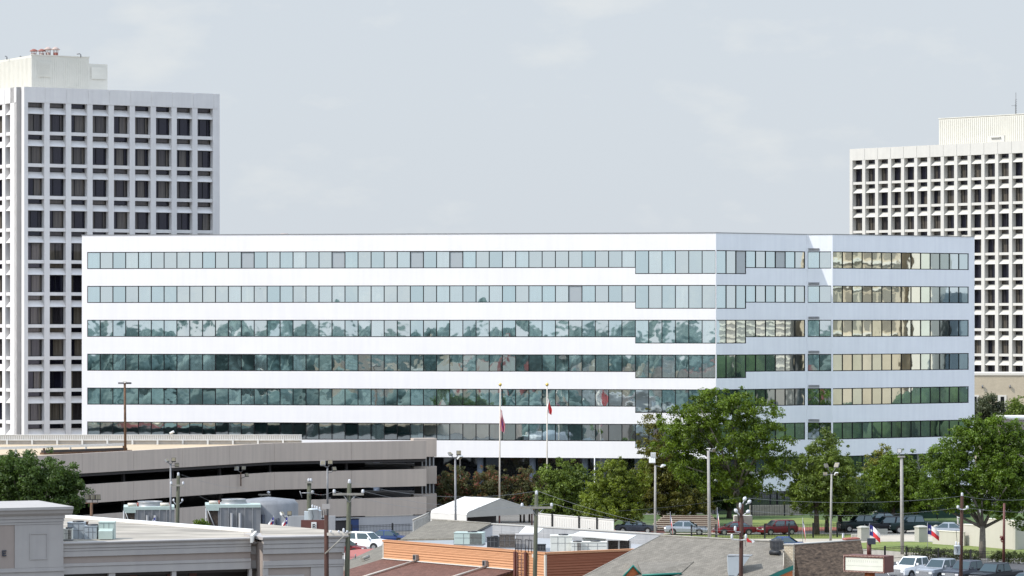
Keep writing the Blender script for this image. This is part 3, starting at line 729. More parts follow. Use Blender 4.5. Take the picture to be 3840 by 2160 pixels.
tree_at('shade_tree', 'dark tree mass under the plane tree, left of the thick pale pole', 2600, 374,
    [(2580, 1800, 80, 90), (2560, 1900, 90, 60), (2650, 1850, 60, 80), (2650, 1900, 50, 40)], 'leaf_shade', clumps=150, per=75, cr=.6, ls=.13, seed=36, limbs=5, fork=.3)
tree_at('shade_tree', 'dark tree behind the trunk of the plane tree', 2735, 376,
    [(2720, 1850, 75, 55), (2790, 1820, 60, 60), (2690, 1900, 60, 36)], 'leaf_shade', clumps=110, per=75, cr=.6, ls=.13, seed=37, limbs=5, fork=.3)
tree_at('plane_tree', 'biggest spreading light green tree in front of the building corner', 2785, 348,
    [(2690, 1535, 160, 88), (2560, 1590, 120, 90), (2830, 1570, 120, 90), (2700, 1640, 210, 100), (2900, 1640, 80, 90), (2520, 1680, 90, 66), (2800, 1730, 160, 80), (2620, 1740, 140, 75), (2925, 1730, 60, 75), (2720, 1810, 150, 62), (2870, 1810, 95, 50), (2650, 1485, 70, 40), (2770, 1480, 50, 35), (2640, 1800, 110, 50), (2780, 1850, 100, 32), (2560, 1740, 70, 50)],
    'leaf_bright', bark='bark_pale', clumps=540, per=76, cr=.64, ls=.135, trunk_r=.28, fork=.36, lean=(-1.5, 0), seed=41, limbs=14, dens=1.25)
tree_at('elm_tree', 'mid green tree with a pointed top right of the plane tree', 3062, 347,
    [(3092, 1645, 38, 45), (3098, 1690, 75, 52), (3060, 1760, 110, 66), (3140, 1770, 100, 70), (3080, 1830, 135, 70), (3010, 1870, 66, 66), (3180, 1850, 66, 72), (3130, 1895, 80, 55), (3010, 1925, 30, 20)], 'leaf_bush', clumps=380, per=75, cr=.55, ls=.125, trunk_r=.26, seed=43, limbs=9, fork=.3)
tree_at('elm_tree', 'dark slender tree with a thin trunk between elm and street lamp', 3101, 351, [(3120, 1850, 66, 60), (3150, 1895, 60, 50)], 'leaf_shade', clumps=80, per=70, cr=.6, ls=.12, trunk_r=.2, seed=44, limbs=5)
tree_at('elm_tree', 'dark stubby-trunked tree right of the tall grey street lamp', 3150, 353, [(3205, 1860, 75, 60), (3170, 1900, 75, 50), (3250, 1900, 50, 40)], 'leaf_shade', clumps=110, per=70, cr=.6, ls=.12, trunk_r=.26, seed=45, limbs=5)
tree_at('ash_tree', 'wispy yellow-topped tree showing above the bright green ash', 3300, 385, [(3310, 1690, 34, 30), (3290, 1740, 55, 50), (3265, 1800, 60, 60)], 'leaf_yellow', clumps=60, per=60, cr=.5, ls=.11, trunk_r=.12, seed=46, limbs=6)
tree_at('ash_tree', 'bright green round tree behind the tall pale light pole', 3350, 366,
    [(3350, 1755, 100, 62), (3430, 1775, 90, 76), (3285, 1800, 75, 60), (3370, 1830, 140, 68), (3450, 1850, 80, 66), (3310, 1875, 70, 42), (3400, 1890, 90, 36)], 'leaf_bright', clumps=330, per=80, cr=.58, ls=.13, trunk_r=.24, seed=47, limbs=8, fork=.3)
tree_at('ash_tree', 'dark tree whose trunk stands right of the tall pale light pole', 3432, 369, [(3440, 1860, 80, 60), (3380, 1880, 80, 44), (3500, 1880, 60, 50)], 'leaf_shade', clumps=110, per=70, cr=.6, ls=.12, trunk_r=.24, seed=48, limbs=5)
tree_at('live_oak', 'large dense dark green tree at the right edge behind the wall', 3683, 313,
    [(3640, 1650, 85, 80), (3560, 1695, 80, 75), (3740, 1640, 105, 90), (3810, 1710, 110, 110), (3600, 1780, 120, 90), (3720, 1790, 130, 100), (3520, 1800, 70, 70), (3570, 1860, 95, 50), (3830, 1850, 100, 100), (3745, 1880, 90, 50), (3850, 1935, 60, 55), (3650, 1610, 60, 45), (3480, 1870, 50, 40), (3500, 1700, 40, 35), (3620, 1890, 90, 30), (3740, 1915, 80, 34), (3540, 1895, 60, 26)], 'leaf_deep',
    bark='bark_pale', clumps=560, per=85, cr=.55, ls=.115, trunk_r=.30, fork=.27, lean=(.2, 0), seed=49, limbs=7)
tree_at('grey_green_tree', 'grey green tree rising behind the right end of the white building', 3720, 440,
    [(3710, 1505, 50, 40), (3690, 1555, 66, 55), (3750, 1565, 66, 55), (3700, 1640, 95, 66)], 'leaf_grey', clumps=140, per=75, cr=.75, ls=.15, seed=51, limbs=6)
tree_at('grey_green_tree', 'yellower far tree cut by the right edge of the view', 3830, 436,
    [(3820, 1530, 50, 44), (3830, 1580, 66, 55), (3850, 1640, 66, 66)], 'leaf_bush', clumps=100, per=75, cr=.75, ls=.15, seed=53, limbs=6)
tree_at('sapling', 'small bright bush between the two cooling towers', 760, 268, [(762, 1975, 36, 30)], 'leaf_bright', clumps=22, per=50, cr=.3, ls=.08, trunk_r=.04, seed=55, limbs=4, cat='bush')
q = P(3790, 1567, 420); t = thing('grey_block', 'plain grey block with pale coping at the right edge behind the large oak', 'building', (q.x, 420, 0))
m = MB(); m.box(W, q.x, q.x+30, -432, -420, 0, q.z-.2); m.build('wall', 'stucco_tan', t); m = MB(); m.box(W, q.x-.1, q.x+30.1, -432.1, -419.9, q.z-.2, q.z); m.build('coping', 'tan_trim', t)

# hedges
def hedge(label, x0, x1, ya, yb, seed):
    rng = random.Random(seed); a = G(x0, ya); b = G(x1, yb); mb = MB(); n = int((b-a).length*26)
    for i in range(n):
        p = a.lerp(b, rng.random())+Vector((0, rng.uniform(-.4, .4), rng.uniform(.15, 1.0)))
        leaf_cloud(mb, p, .24, 30, .075, .9, rng)
    t = thing('hedge', label, 'hedge', (a+b)/2); mb.build('foliage', 'leaf_hedge', t)
    s = MB()
    for i in range(int(n/14)):
        p = a.lerp(b, (i+.5)/int(n/14)); s.tube([p, p+Vector((.05, 0, .6))], .03, 5)
    s.build('stems', 'bark', t)
hedge('long clipped dark hedge behind the parked pickups, left part', 3395, 3670, 2094, 2108, 61)
hedge('dark hedge at the right edge of the parking lot', 3712, 3850, 2108, 2116, 62)

# woodland and buildings that only the mirror glass sees, beyond and behind the viewpoint
mb = MB(); rng = random.Random(77)
for i in range(950):
    x = rng.uniform(-420, 130); y = rng.uniform(-330, -90); hgt = rng.uniform(9, 17)+max(0, (-y-150)*.022); r = rng.uniform(4, 8)
    n = 8; prof = [(0, hgt), (r*.55, hgt-1.0), (r*.95, hgt-3.2), (r, hgt-6), (r*.7, hgt-9), (r*.3, 2)]
    k = len(mb.v); mb.lathe((x, y, 0), prof, n)
    for j in range(k, len(mb.v)):
        v = mb.v[j]; q = noise.noise(Vector(v)*.35)*1.6; mb.v[j] = (v[0]+q, v[1]+q*.6, v[2]+q*.7)
mat('wood_far', (.12,.17,.15), .95, .3, .12, c2=(.045,.075,.065), detail=10)
for i in range(170):
    x = rng.uniform(-170, -42); y = rng.uniform(85, 235); hgt = rng.uniform(5, 9.5); r = rng.uniform(2.5, 5)
    k = len(mb.v); mb.lathe((x, y, 0), [(0, hgt), (r*.55, hgt-.6), (r*.95, hgt-2), (r, hgt-3.5), (r*.7, hgt-5), (r*.3, .5)], 8)
    for j in range(k, len(mb.v)):
        v = mb.v[j]; q = noise.noise(Vector(v)*.5)*1.0; mb.v[j] = (v[0]+q, v[1]+q*.6, v[2]+q*.7)
struct('woodland', mb, 'wood_far', 'stuff')
tb = {'mirror_cream': MB(), 'mirror_grey': MB(), 'red_roof': MB(), 'roof_membrane': MB(), 'mirror_tan': MB()}
for i in range(70):
    k = rng.choice(list(tb)); x = rng.uniform(-165, -45); y = rng.uniform(60, 240) if i % 2 else rng.uniform(-120, 60); wd = rng.uniform(3, 12)
    tb[k].box(W, x, x+wd, -y, -y+rng.uniform(4, 9), 0, rng.uniform(1.5, 6.5) if i % 2 else rng.uniform(5, 12))
for k, mb_ in tb.items(): struct('townscape', mb_, k, 'stuff')
m = MB(); m.poly([(-260, -330, .02), (-42, -330, .02), (-42, 250, .02), (-260, 250, .02)]); struct('unseen_car_park', m, 'asphalt')  # dark ground added out of view to darken the glass reflections
mb = MB(); rng = random.Random(78)
for i in range(60):
    x = rng.uniform(134, 146); y = rng.uniform(330, 420); hgt = rng.uniform(15, 19) if y < 357 else (rng.uniform(6.5, 10) if y < 374 else rng.uniform(8, 14.5)); r = rng.uniform(2, 3.2)
    k = len(mb.v); mb.lathe((x-8, y, 0), [(0, hgt), (r*.6, hgt-.8), (r, hgt-3), (r*.7, hgt-6), (r*.3, 1)], 9)
    for j in range(k, len(mb.v)):
        v = mb.v[j]; q = noise.noise(Vector(v)*.6)*1.1; mb.v[j] = (v[0]+q, v[1]+q, v[2]+q*.7)
mat('wood_near', (.05,.085,.032), .95, .3, .6, c2=(.012,.026,.014), detail=10)
struct('tree_belt', mb, 'wood_near', 'stuff')
t = thing('apartment_building', 'cream building out of view on the right, seen only mirrored in the glass', 'building', (150, 365, 0))
FM = Fr(146, 371.5, R(-90)); m = MB(); m.box(FM, 0, 12, -18, 0, 0, 37); m.build('wall', 'mirror_tan', t)
m = MB()
for r_ in range(5):
    for c_ in range(4): m.box(FM, 1+c_*2.8, 3+c_*2.8, 0, .05, 20+r_*3.5, 22+r_*3.5)
m.build('window', 'mirror_shade', t)
m = MB()
for r_ in range(5): m.box(FM, .5, 11.5, 0, .5, 19.2+r_*3.5, 19.6+r_*3.5)
m.build('balcony_slab', 'mirror_cream', t)
m = MB(); m.box(Fr(144.5, 376.2, R(-90)), 0, 3.0, -12, 0, 0, 36); m.build('stair_tower', 'mirror_cream', t)
m = MB(); m.box(Fr(143, 358.4, R(-90)), 0, 11, -10, 0, 0, 22.2); m.build('side_wing', 'mirror_grey', t)
m = MB()
for k in range(10): m.box(Fr(143, 358.4, R(-90)), 0, 11, 0, .1, 12+k, 12.35+k)
m.build('side_wing_bands', 'mirror_cream', t)
m = MB(); m.box(Fr(152, 392, R(-90)), 0, 15, -10, 0, 0, 25.5); m.build('rear_wing', 'mirror_blue', t)

# ================================================================ FOREGROUND BUILDINGS
def seg_frame(a, b):
    """wall frame from plan point a (left) to b (right) and its length"""
    an = math.atan2(b[1]-a[1], b[0]-a[0]); return Fr(a[0], a[1], an), math.hypot(b[0]-a[0], b[1]-a[1])
# --- strip mall at the lower left
FL = XY(230, 218); FRt = XY(939, 223)
SF, SL = seg_frame(FL, FRt)
zt = 7.5
t = thing('shopping_strip', 'low grey stucco shopping strip with white membrane roof at the lower left', 'shop building', (FL[0], FL[1], 0))
m = MB(); m.box(SF, .0, SL, -.6, 0, 5.5, 7.32)
m.box(SF, SL, SL+1.15, -1.4, -.5, 5.4, 7.05)
m.build('wall', 'stucco_tan', t)
m = MB()
m.extr(SF, [(-.55, 7.5), (.34, 7.5), (.34, 7.43), (.24, 7.34), (-.55, 7.34)], -.02, SL+.02)
m.box(SF, 0, SL, 0, .20, 7.14, 7.338); m.box(SF, 0, SL, 0, .15, 6.96, 7.12); m.box(SF, 0, SL, 0, .12, 6.60, 6.94)
m.box(SF, 0, SL, 0, .14, 5.98, 6.17); m.box(SF, 0, SL, 0, .10, 5.5, 5.96)
m.extr(SF, [(-1.35, 7.2), (-.2, 7.2), (-.2, 7.12), (-.3, 7.04), (-1.35, 7.04)], SL+.02, SL+1.15)
m.box(SF, SL, SL+1.1, -.5, -.42, 6.4, 6.9); m.box(SF, SL, SL+1.1, -.5, -.44, 5.4, 6.0)
m.build('cornice', 'stucco_trim', t)
for u0, u1 in ((0, .35), (6.5, 7.4), (15.3, 15.9), (26.2, 26.6)):
    u0 *= SL/26.4; u1 *= SL/26.4; m = MB(); m.box(SF, u0, u1, -.3, .03, 0, 5.5); m.build('pier', 'stucco_trim', t)
m = MB(); m.box(SF, 0, SL+1, -2.6, -2.4, 0, 5.5); m.box(SF, 0, SL+1, -2.4, -.3, 5.3, 5.49); m.build('shop_front', 'shop_dark', t)
for u in (1.5, 3.3, 5.2, 7.7, 9.2): m = MB(); m.box(SF, u, u+.5, -2.4, -2.3, 0, 5.3); m.build('shop_pier', 'sign_side', t)
BL_ = XY(226, 247); BR_ = XY(945, 229.5)
m = MB(); m.prism([SF.pt(0, -.5, 0)[:2], SF.pt(SL, -.5, 0)[:2], BR_, BL_], 7.0, 7.42); m.build('roof', 'roof_membrane', t)
BF, BLn = seg_frame(BL_, BR_); m = MB(); m.extr(BF, [(.1, 7.43), (.1, 7.62), (-.15, 7.66), (-.15, 7.3)], 0, BLn); m.build('roof_edge', 'white_metal', t)
# raised left block
LF = Fr(SF.pt(-9, 0, 0)[0], SF.pt(-9, 0, 0)[1], SF.a); zb = 9.8
t = thing('parapet_tower', 'raised grey stucco corner block with a heavy cornice at the bottom left corner', 'building', (LF.o[0], LF.o[1], 0))
m = MB(); m.box(LF, 0, 9.0, -7, .3, 0, 8.75); m.build('wall', 'stucco_tan', t)
m = MB()
m.extr(LF, [(-7.2, zb), (.85, zb), (.85, zb-.16), (.72, zb-.26), (.66, zb-.40), (.45, zb-.55), (-7.2, zb-.55)], 0, 9.55)
m.box(LF, 0, 9.12, -7.1, .42, 9.05, zb-.552); m.box(LF, 0, 9.08, -7.05, .38, 8.85, 9.03); m.box(LF, 0, 9.05, -7.02, .35, 8.70, 8.83)
m.box(LF, 5.9, 9.03, -6.9, .36, 6.0, 8.68); m.box(LF, 0, 9.06, -6.9, .37, 5.4, 5.99); m.box(LF, 0, 9.1, -6.9, .45, 5.75, 5.85)
m.build('cornice', 'stucco_trim', t)
m = MB()
for (a, b, c, d) in ((6.85, 8.0, 8.1, 8.16), (6.85, 8.0, 6.5, 6.56), (6.85, 6.91, 6.56, 8.1), (7.94, 8.0, 6.56, 8.1)): m.box(LF, a, b, .36, .40, c, d)
m.build('inset_panel', 'stucco_trim', t)
e0 = XY(10.5, 216); m = MB(); s_ = .17
for (a, b, c, d) in ((0, .06, 0, .36), (.06, .26, 0, .07), (.06, .22, .145, .215), (.06, .26, .29, .36)):
    u = (e0[0]-LF.o[0])*LF.u[0]+(e0[1]-LF.o[1])*LF.u[1]; m.box(LF, u+a, u+b, .31, .40, 6.78+c, 6.78+d)
o = m.build('wall_letter', 'car_grey', t); o['label'] = 'dark metal letter E'
# raised right block
a = XY(985, 222.2); b = XY(1303, 224.2); QF, QL = seg_frame(a, b)
t = thing('parapet_tower', 'raised stucco end block with white wedge roof just left of the dark wooden pole', 'building', (a[0], a[1], 0))
m = MB(); m.box(QF, 0, QL-.35, -4, 0, 0, 7.25); m.build('wall', 'stucco_tan', t)
m = MB(); m.extr(QF, [(-4, 7.60), (.38, 7.60), (.38, 7.52), (.26, 7.40), (-4, 7.40)], -.1, QL)
m.box(QF, 0, QL-.2, -.2, .22, 7.15, 7.39); m.box(QF, 0, QL-.22, -.2, .17, 6.85, 7.13); m.box(QF, 0, QL-.24, -.2, .12, 6.50, 6.83)
m.box(QF, 0, QL-.25, -.2, .15, 5.75, 6.05); m.box(QF, 0, QL-.25, -.2, .12, 5.6, 5.73)
m.box(QF, 3.2, QL-.3, -.2, .08, 0, 5.58); m.box(QF, 0, .35, -.2, .08, 0, 5.58); m.build('cornice', 'stucco_trim', t)
m = MB(); m.box(QF, .5, 2.6, -.05, .04, 0, 5.0); m.build('shop_opening', 'shop_dark', t)
m = MB(); m.box(QF, .35, 2.75, .0, .10, 5.0, 5.12); m.box(QF, .35, .5, .0, .10, 0, 5.0); m.build('opening_trim', 'stucco_trim', t)
c0 = XY(960, 231.5); c1 = XY(1225, 226)
m = MB(); m.hexa([(*QF.pt(0, -.1, 0)[:2], 7.0), (*QF.pt(QL, -.1, 0)[:2], 7.0), (c1[0]+.9, c1[1]+1, 7.0), (c0[0]+.2, c0[1]+1, 7.0), (*QF.pt(0, -.1, 0)[:2], 7.56), (*QF.pt(QL, -.1, 0)[:2], 7.56), (c1[0]+.9, c1[1]+1, 7.68), (c0[0]+.2, c0[1]+1, 7.84)])
m.build('roof', 'roof_membrane', t)
m = MB(); KF, KL = seg_frame(XY(947, 221), XY(978, 231)); m.box(KF, 0, KL*.5, -.15, 0, 7.3, 7.75); m.build('roof_upstand', 'white_metal', t)

# --- rooftop units on the strip mall
def ac_box(label, x0, x1, ytop, ybot, D, mt, depth=1.4, rz=0.0, kind='ac_unit', fan=True, louv=False, cat='air conditioner', group=None, h_extra=0.0):
    a = P(x0, ybot, D); b = P(x1, ytop, D); wd = b.x-a.x; hh = b.z-a.z
    fr = Fr(a.x, a.y, rz)
    t = thing(kind, label, cat, (a.x, a.y, a.z), group)
    m = MB(); m.box(fr, 0, wd, -depth, 0, a.z+.06, b.z)
    m.build('housing', mt, t)
    m = MB(); m.box(fr, -.03, wd+.03, -depth-.03, .03, b.z, b.z+.05); m.build('lid', mt, t)
    m = MB()
    for k in range(1, 3): m.box(fr, wd*k/3-.012, wd*k/3+.012, .0, .015, a.z+.1, b.z-.04)
    m.box(fr, .06, wd-.06, 0, .012, a.z+.08+hh*.5, a.z+.1+hh*.5)
    m.build('panel_seams', 'galv_dark', t)
    m = MB(); m.box(fr, -.03, wd+.03, -depth, .02, a.z-.04, a.z+.058); m.build('base_rail', 'galv_dark', t)
    if fan:
        c = fr.pt(wd*.6, -depth*.5, b.z+.05); m = MB(); m.lathe(c, [(.36*min(1, depth), 0), (.36*min(1, depth), .08), (.3*min(1, depth), .09), (0, .05)], 14); m.build('fan', 'lamp_black', t)
    if louv:
        m = MB()
        for k in range(int(hh/.09)): m.box(fr, wd*.55, wd-.05, .013, .03, a.z+.1+k*.09, a.z+.14+k*.09)
        m.build('coil_grille', 'coil_brown', t)
    return t
GA = 'rooftop units on the shopping strip'
def q1z(x0, x1, yt, yb): a = z1(x0, yt); b = z1(x1, yb); return a[0], b[0], a[1], b[1]
x0, x1, yt, yb = q1z(555, 632, 998, 1092); ac_box('small white condenser at the left end of the strip roof', x0, x1, yt, yb, 221, 'ac_cream', .6, kind='condenser', louv=True, group=GA)
x0, x1, yt, yb = q1z(592, 737, 942, 1092); ac_box('tall pale grey unit second from the left on the strip roof', x0, x1, yt, yb, 223, 'ac_grey', 1.0, group=GA)
x0, x1, yt, yb = q1z(740, 850, 972, 1090); ac_box('shorter grey unit in the middle of the strip roof group', x0, x1, yt, yb, 222.5, 'ac_grey', 1.0, group=GA, louv=False)
x0, x1, yt, yb = q1z(866, 1000, 938, 1090); t = ac_box('pale green hooded unit at the right of the strip roof group', x0, x1, yt, yb, 222.5, 'ac_green', 1.1, group=GA, fan=False)
b = P(x0, yt, 222.5); wd = P(x1, yt, 222.5).x-b.x; hz = b.z
m = MB(); m.extr(Fr(b.x, b.y, 0), [(0, hz-.36), (.55, hz-.50), (.55, hz-1.02), (.03, hz-1.02)], .05, wd-.05); m.build('intake_hood', 'ac_green', t)
x0, x1, yt, yb = q1z(737, 768, 935, 975); ac_box('little brown vent box peeking over the grey rooftop units', x0, x1, yt, yb, 224.5, 'rust_steel', .4, fan=False, kind='vent_box', cat='vent')

# --- grey lean-to shingle roof building behind the orange one
De, Dr = 268.0, 271.6
t = thing('shingle_shed', 'low shed with grey shingle lean-to roof behind the orange parapet', 'shed', (*XY(1700, De), 0))
a = P(*z7(5, 812), De+3); b = P(*z7(490, 522), Dr+6); c = P(*z7(1372, 577), Dr); d = P(*z7(1150, 690), De+1.5); e = P(*z7(808, 800), De)
m = MB(); m.extz([a, e, d, c, b], (0, 0, -.12)); m.build('roof', 'grey_shingle_b', t)
m = MB(); m.extz([(e.x, e.y, e.z-.13), (d.x, d.y, d.z-.13), (c.x, c.y, c.z-.13), (c.x, c.y, 3.5), (e.x+.0, e.y, 3.5)], (.12, .25, 0)); m.build('gable_wall', 'garage_pale', t)
m = MB(); m.extz([(a.x, a.y, a.z-.13), (e.x, e.y, e.z-.13), (e.x, e.y, 3.4), (a.x, a.y, 3.4)], (0, .3, 0)); m.build('front_wall', 'ac_grey', t)
m = MB(); m.tube([c+Vector((.1, -.1, -.1)), d+Vector((.08, -.1, -.1))], .06, 6); m.build('rake_trim', 'iron', t)
m = MB(); m.tube([Vector(b)+Vector((0,0,.03)), Vector(c)+Vector((0,0,.03))], .06, 6); m.build('ridge_cap', 'grey_wood', t)

# --- long pale panel wall behind
wa = P(1840, 1966, 280); wb = P(2475, 2010, 266.5); LWf, LWl = seg_frame(wa[:2], wb[:2])
t = thing('panel_wall_building', 'long pale grey panel building behind the rooftop sheds', 'building', (wa.x, wa.y, 0))
m = MB(); m.box(LWf, 0, LWl, -.3, 0, 0, 5.0); m.build('wall', 'grey_panel', t)
m = MB(); m.box(LWf, -.05, LWl+.05, -.35, .06, 5.0, 5.08); m.build('coping', 'grey_metal', t)
m = MB()
for k in range(6): m.box(LWf, 1.2+k*2.4, 1.24+k*2.4, 0, .02, 0, 4.98)
for k in range(3): m.box(LWf, 0, LWl, 0, .012, 3.6+k*.45, 3.63+k*.45)
m.build('panel_joints', 'garage_pale', t)

# --- orange siding building
OA = XY(1437, 260); OC = XY(2045, 245.7); OB = XY(2382, 249.7); zo = 5.0
OF1, OL1 = seg_frame(OA, OC); OF2, OL2 = seg_frame(OC, OB)
t = thing('orange_building', 'orange lap-sided building with brown roof and roof ladder at the bottom centre', 'building', (OC[0], OC[1], 0))
def siding(fr, L, z0, z1_, n, tilt=.035):
    m = MB(); h = (z1_-z0)/n
    for k in range(n): m.extr(fr, [(-.25, z0+k*h), (tilt, z0+k*h), (.0, z0+(k+1)*h-.002), (-.25, z0+(k+1)*h-.002)], 0, L)
    return m
m = siding(OF1, OL1, 1.0, zo-.12, 22); m.build('siding_wall', 'orange_siding', t)
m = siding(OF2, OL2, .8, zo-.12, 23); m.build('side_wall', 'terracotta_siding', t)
m = MB(); m.box(OF1, -.05, OL1+.05, -.35, .08, zo-.12, zo+.02); m.box(OF2, .05, OL2+.1, -.35, .08, zo-.12, zo+.021)
m.build('parapet_cap', 'orange_siding', t)
m = MB(); m.box(OF1, OL1-.10, OL1+.045, -.1, .045, .8, zo-.13); m.box(OF1, .0, .1, 0, .05, 3.3, zo-.13); m.build('corner_board', 'pipe_cream', t)
# flat roof deck behind the parapet
back = [OF1.pt(0, -.3, 0)[:2], OF1.pt(OL1, -.3, 0)[:2], OF2.pt(OL2, -.3, 0)[:2], (wb[0]+.4, wb[1]-.4), (wa[0], wa[1]-.5), (a.x+1, 274)]
m = MB(); m.prism(back, 3.9, 4.2); m.build('roof_deck', 'grey_panel', t)
# brown lower roof: slopes down and away from the orange wall
n1 = OF1.n
def off(p, k, z): return (p[0]+n1[0]*k, p[1]+n1[1]*k, z)
A0 = off(OF1.pt(-.05, 0, 0), .0, 3.58); A1 = off(OF1.pt(OL1*.815, 0, 0), 0, 3.58)
B0 = off(A0, 11, 1.45); B1 = off(A1, 11, 1.45)
m = MB(); m.extz([A0, B0, B1, A1], (0, 0, -.15)); m.build('brown_roof', 'brown_shingle', t)
m = MB(); m.box(OF1, 0, OL1*.82, 0, .16, 3.60, 3.66); m.build('flashing', 'white_metal', t)
for k, px in enumerate((z7(245, 0)[0], z7(1295, 0)[0])):
    # wall hoods with the white pipes that run down the roof
    best = min(range(0, 400), key=lambda i: abs(1920+OF1.pt(OL1*i/400, .1, 0)[0]/OF1.pt(OL1*i/400, .1, 0)[1]*FP-px)); u = OL1*best/400
    m = MB(); m.box(OF1, u-.18, u+.18, .03, .30, 3.72, 4.12); h = m.build('wall_hood', 'galv', t)
    m = MB(); m.box(OF1, u-.13, u+.1, .302, .31, 3.76, 4.08); m.build('hood_mouth', 'lamp_black', h)
    p0 = Vector(OF1.pt(u, .25, 3.66)); p1 = Vector(OF1.pt(u-.0, 7.5, 3.58-7.5*2.13/11+.1))
    m = MB(); m.tube([p0, p1], .075, 6); m.build('roof_pipe', 'pipe_cream', t)
# downspout
m = MB(); u = OL1-1.05; m.tube([OF1.pt(u, .12, 4.7), OF1.pt(u, .12, .8)], .07, 8); m.box(OF1, u-.14, u+.14, .02, .24, 4.62, 4.86); m.build('downspout', 'pipe_cream', t)
# dark orange deeper side: nothing else. ladder
u = OL1*.835
t = thing('roof_ladder', 'dark red steel roof ladder on two posts against the orange wall', 'ladder', OF1.pt(u, .2, 0))
for du_ in (0, 1.15):
    m = MB(); m.box(OF1, u+du_-.09, u+du_+.09, .12, .3, 0, 4.95); m.build('post', 'sign_side', t)
m = MB()
for uu in (u+.32, u+.86): m.tube([OF1.pt(uu, .3, .2), OF1.pt(uu, .3, 4.9)], .035, 6)
for k in range(17): m.tube([OF1.pt(u+.32, .3, .5+k*.26), OF1.pt(u+.86, .3, .5+k*.26)], .022, 5)
m.build('ladder', 'sign_side', t)
m = MB()
for uu in (u-.1, u+.2, u+.55, u+1.0, u+1.35, u+1.7):
    m.tube([OF1.pt(uu, .1, 4.95), OF1.pt(uu, .1, 5.85)], .028, 5)
for a_, b_ in ((u-.1, u+.55), (u+1.0, u+1.7)):
    m.tube([OF1.pt(a_, .1, 5.83), OF1.pt(b_, .1, 5.83)], .028, 5)
m.build('grab_rail', 'iron', t)

def q7(x0, x1, yt, yb): a = z7(x0, yt); b = z7(x1, yb); return a[0], b[0], a[1], b[1]
GO = 'units on the roof of the orange building'
x0, x1, yt, yb = q7(815, 950, 722, 900); t = ac_box('large sea-green packaged unit behind the orange parapet', x0, q7(0, 1250, 0, 0)[1], yt, yb, 262, 'ac_green', 1.4, rz=R(-8), group=GO, louv=True)
x0, x1, yt, yb = q7(1312, 1480, 790, 945); ac_box('black louvred condenser right of the sea-green unit', x0, x1, yt, yb, 259, 'ac_black', .8, rz=R(-10), kind='condenser', group=GO)
x0, x1, yt, yb = q7(1500, 1735, 757, 945); ac_box('evaporative cooler with brown filter face and white frame', x0, x1, yt, yb, 256, 'coil_brown', 1.2, rz=R(0), kind='evaporative_cooler', group=GO, fan=False)
x0, x1, yt, yb = q7(1745, 2058, 752, 960); ac_box('plain lilac grey duct box left of the green utility pole', x0, x1, yt, yb, 257.5, 'stucco_trim', 1.6, kind='duct_box', group=GO, fan=False, cat='duct')
def q3(x0, x1, yt, yb): a = z3(x0, yt); b = z3(x1, yb); return a[0], b[0], a[1], b[1]
x0, x1, yt, yb = q3(385, 575, 1058, 1198); ac_box('tall cream packaged unit right of the green utility pole', x0, x1, yt, yb, 252.5, 'ac_cream', 1.5, group=GO, louv=False)
x0, x1, yt, yb = q3(565, 660, 1115, 1196); ac_box('small cream cooler beside the tall cream unit', x0, x1, yt, yb, 251.5, 'ac_cream', .9, group=GO, louv=True)
x0, x1, yt, yb = q3(632, 880, 1112, 1196); ac_box('wide cream unit under the larger white lean-to roof', x0, x1, yt, yb, 252.2, 'ac_cream', 1.0, group=GO)
x0, x1, yt, yb = q3(670, 870, 1083, 1125); ac_box('flat cream unit rising behind the wide cream unit', x0, x1, yt, yb, 255, 'ac_cream', 1.0, group=GO, fan=False)
x0, x1, yt, yb = q7(2075, 2200, 900, 1000); ac_box('dark motor box beside the green utility pole', x0, x1, yt, yb, 251, 'ac_black', .5, group=GO, fan=False, kind='motor_box', cat='motor')
# little lean-to roofs
def leanto(label, pts, D, mt='white_metal', posts=(), dark=None):
    P0 = [P(*z3(x, y), D+dd) for x, y, dd in pts]
    t = thing('lean_to', label, 'lean-to', (P0[0].x, P0[0].y, 4.2))
    m = MB(); m.extz(P0, (0, 0, -.07)); m.build('roof', mt, t)
    for x in posts:
        q = P(*z3(x, 1100), D+.2); m = MB(); m.box(W, q.x-.06, q.x+.06, -q.y, -q.y+.12, 4.2, 5.25); m.build('post', 'white_metal', t)
    if dark:
        q0 = P(*z3(dark[0], 1100), D+1.2); q1 = P(*z3(dark[1], 1100), D+1.2); m = MB(); m.box(W, q0.x, q1.x, -q0.y-.1, -q0.y, 4.2, 5.2); m.build('filter_panel', 'coil_brown', t)
    return t
leanto('small white lean-to roof on the long pale wall', [(100, 1036, 0), (255, 1042, 0), (322, 985, 3.5), (165, 967, 3.5)], 259)
leanto('larger white lean-to roof with posts near the grey gable', [(560, 1046, 0), (1065, 1088, -1.5), (1140, 1046, 1.6), (650, 1010, 2.6)], 255, posts=(880, 985, 1085), dark=(890, 1080))

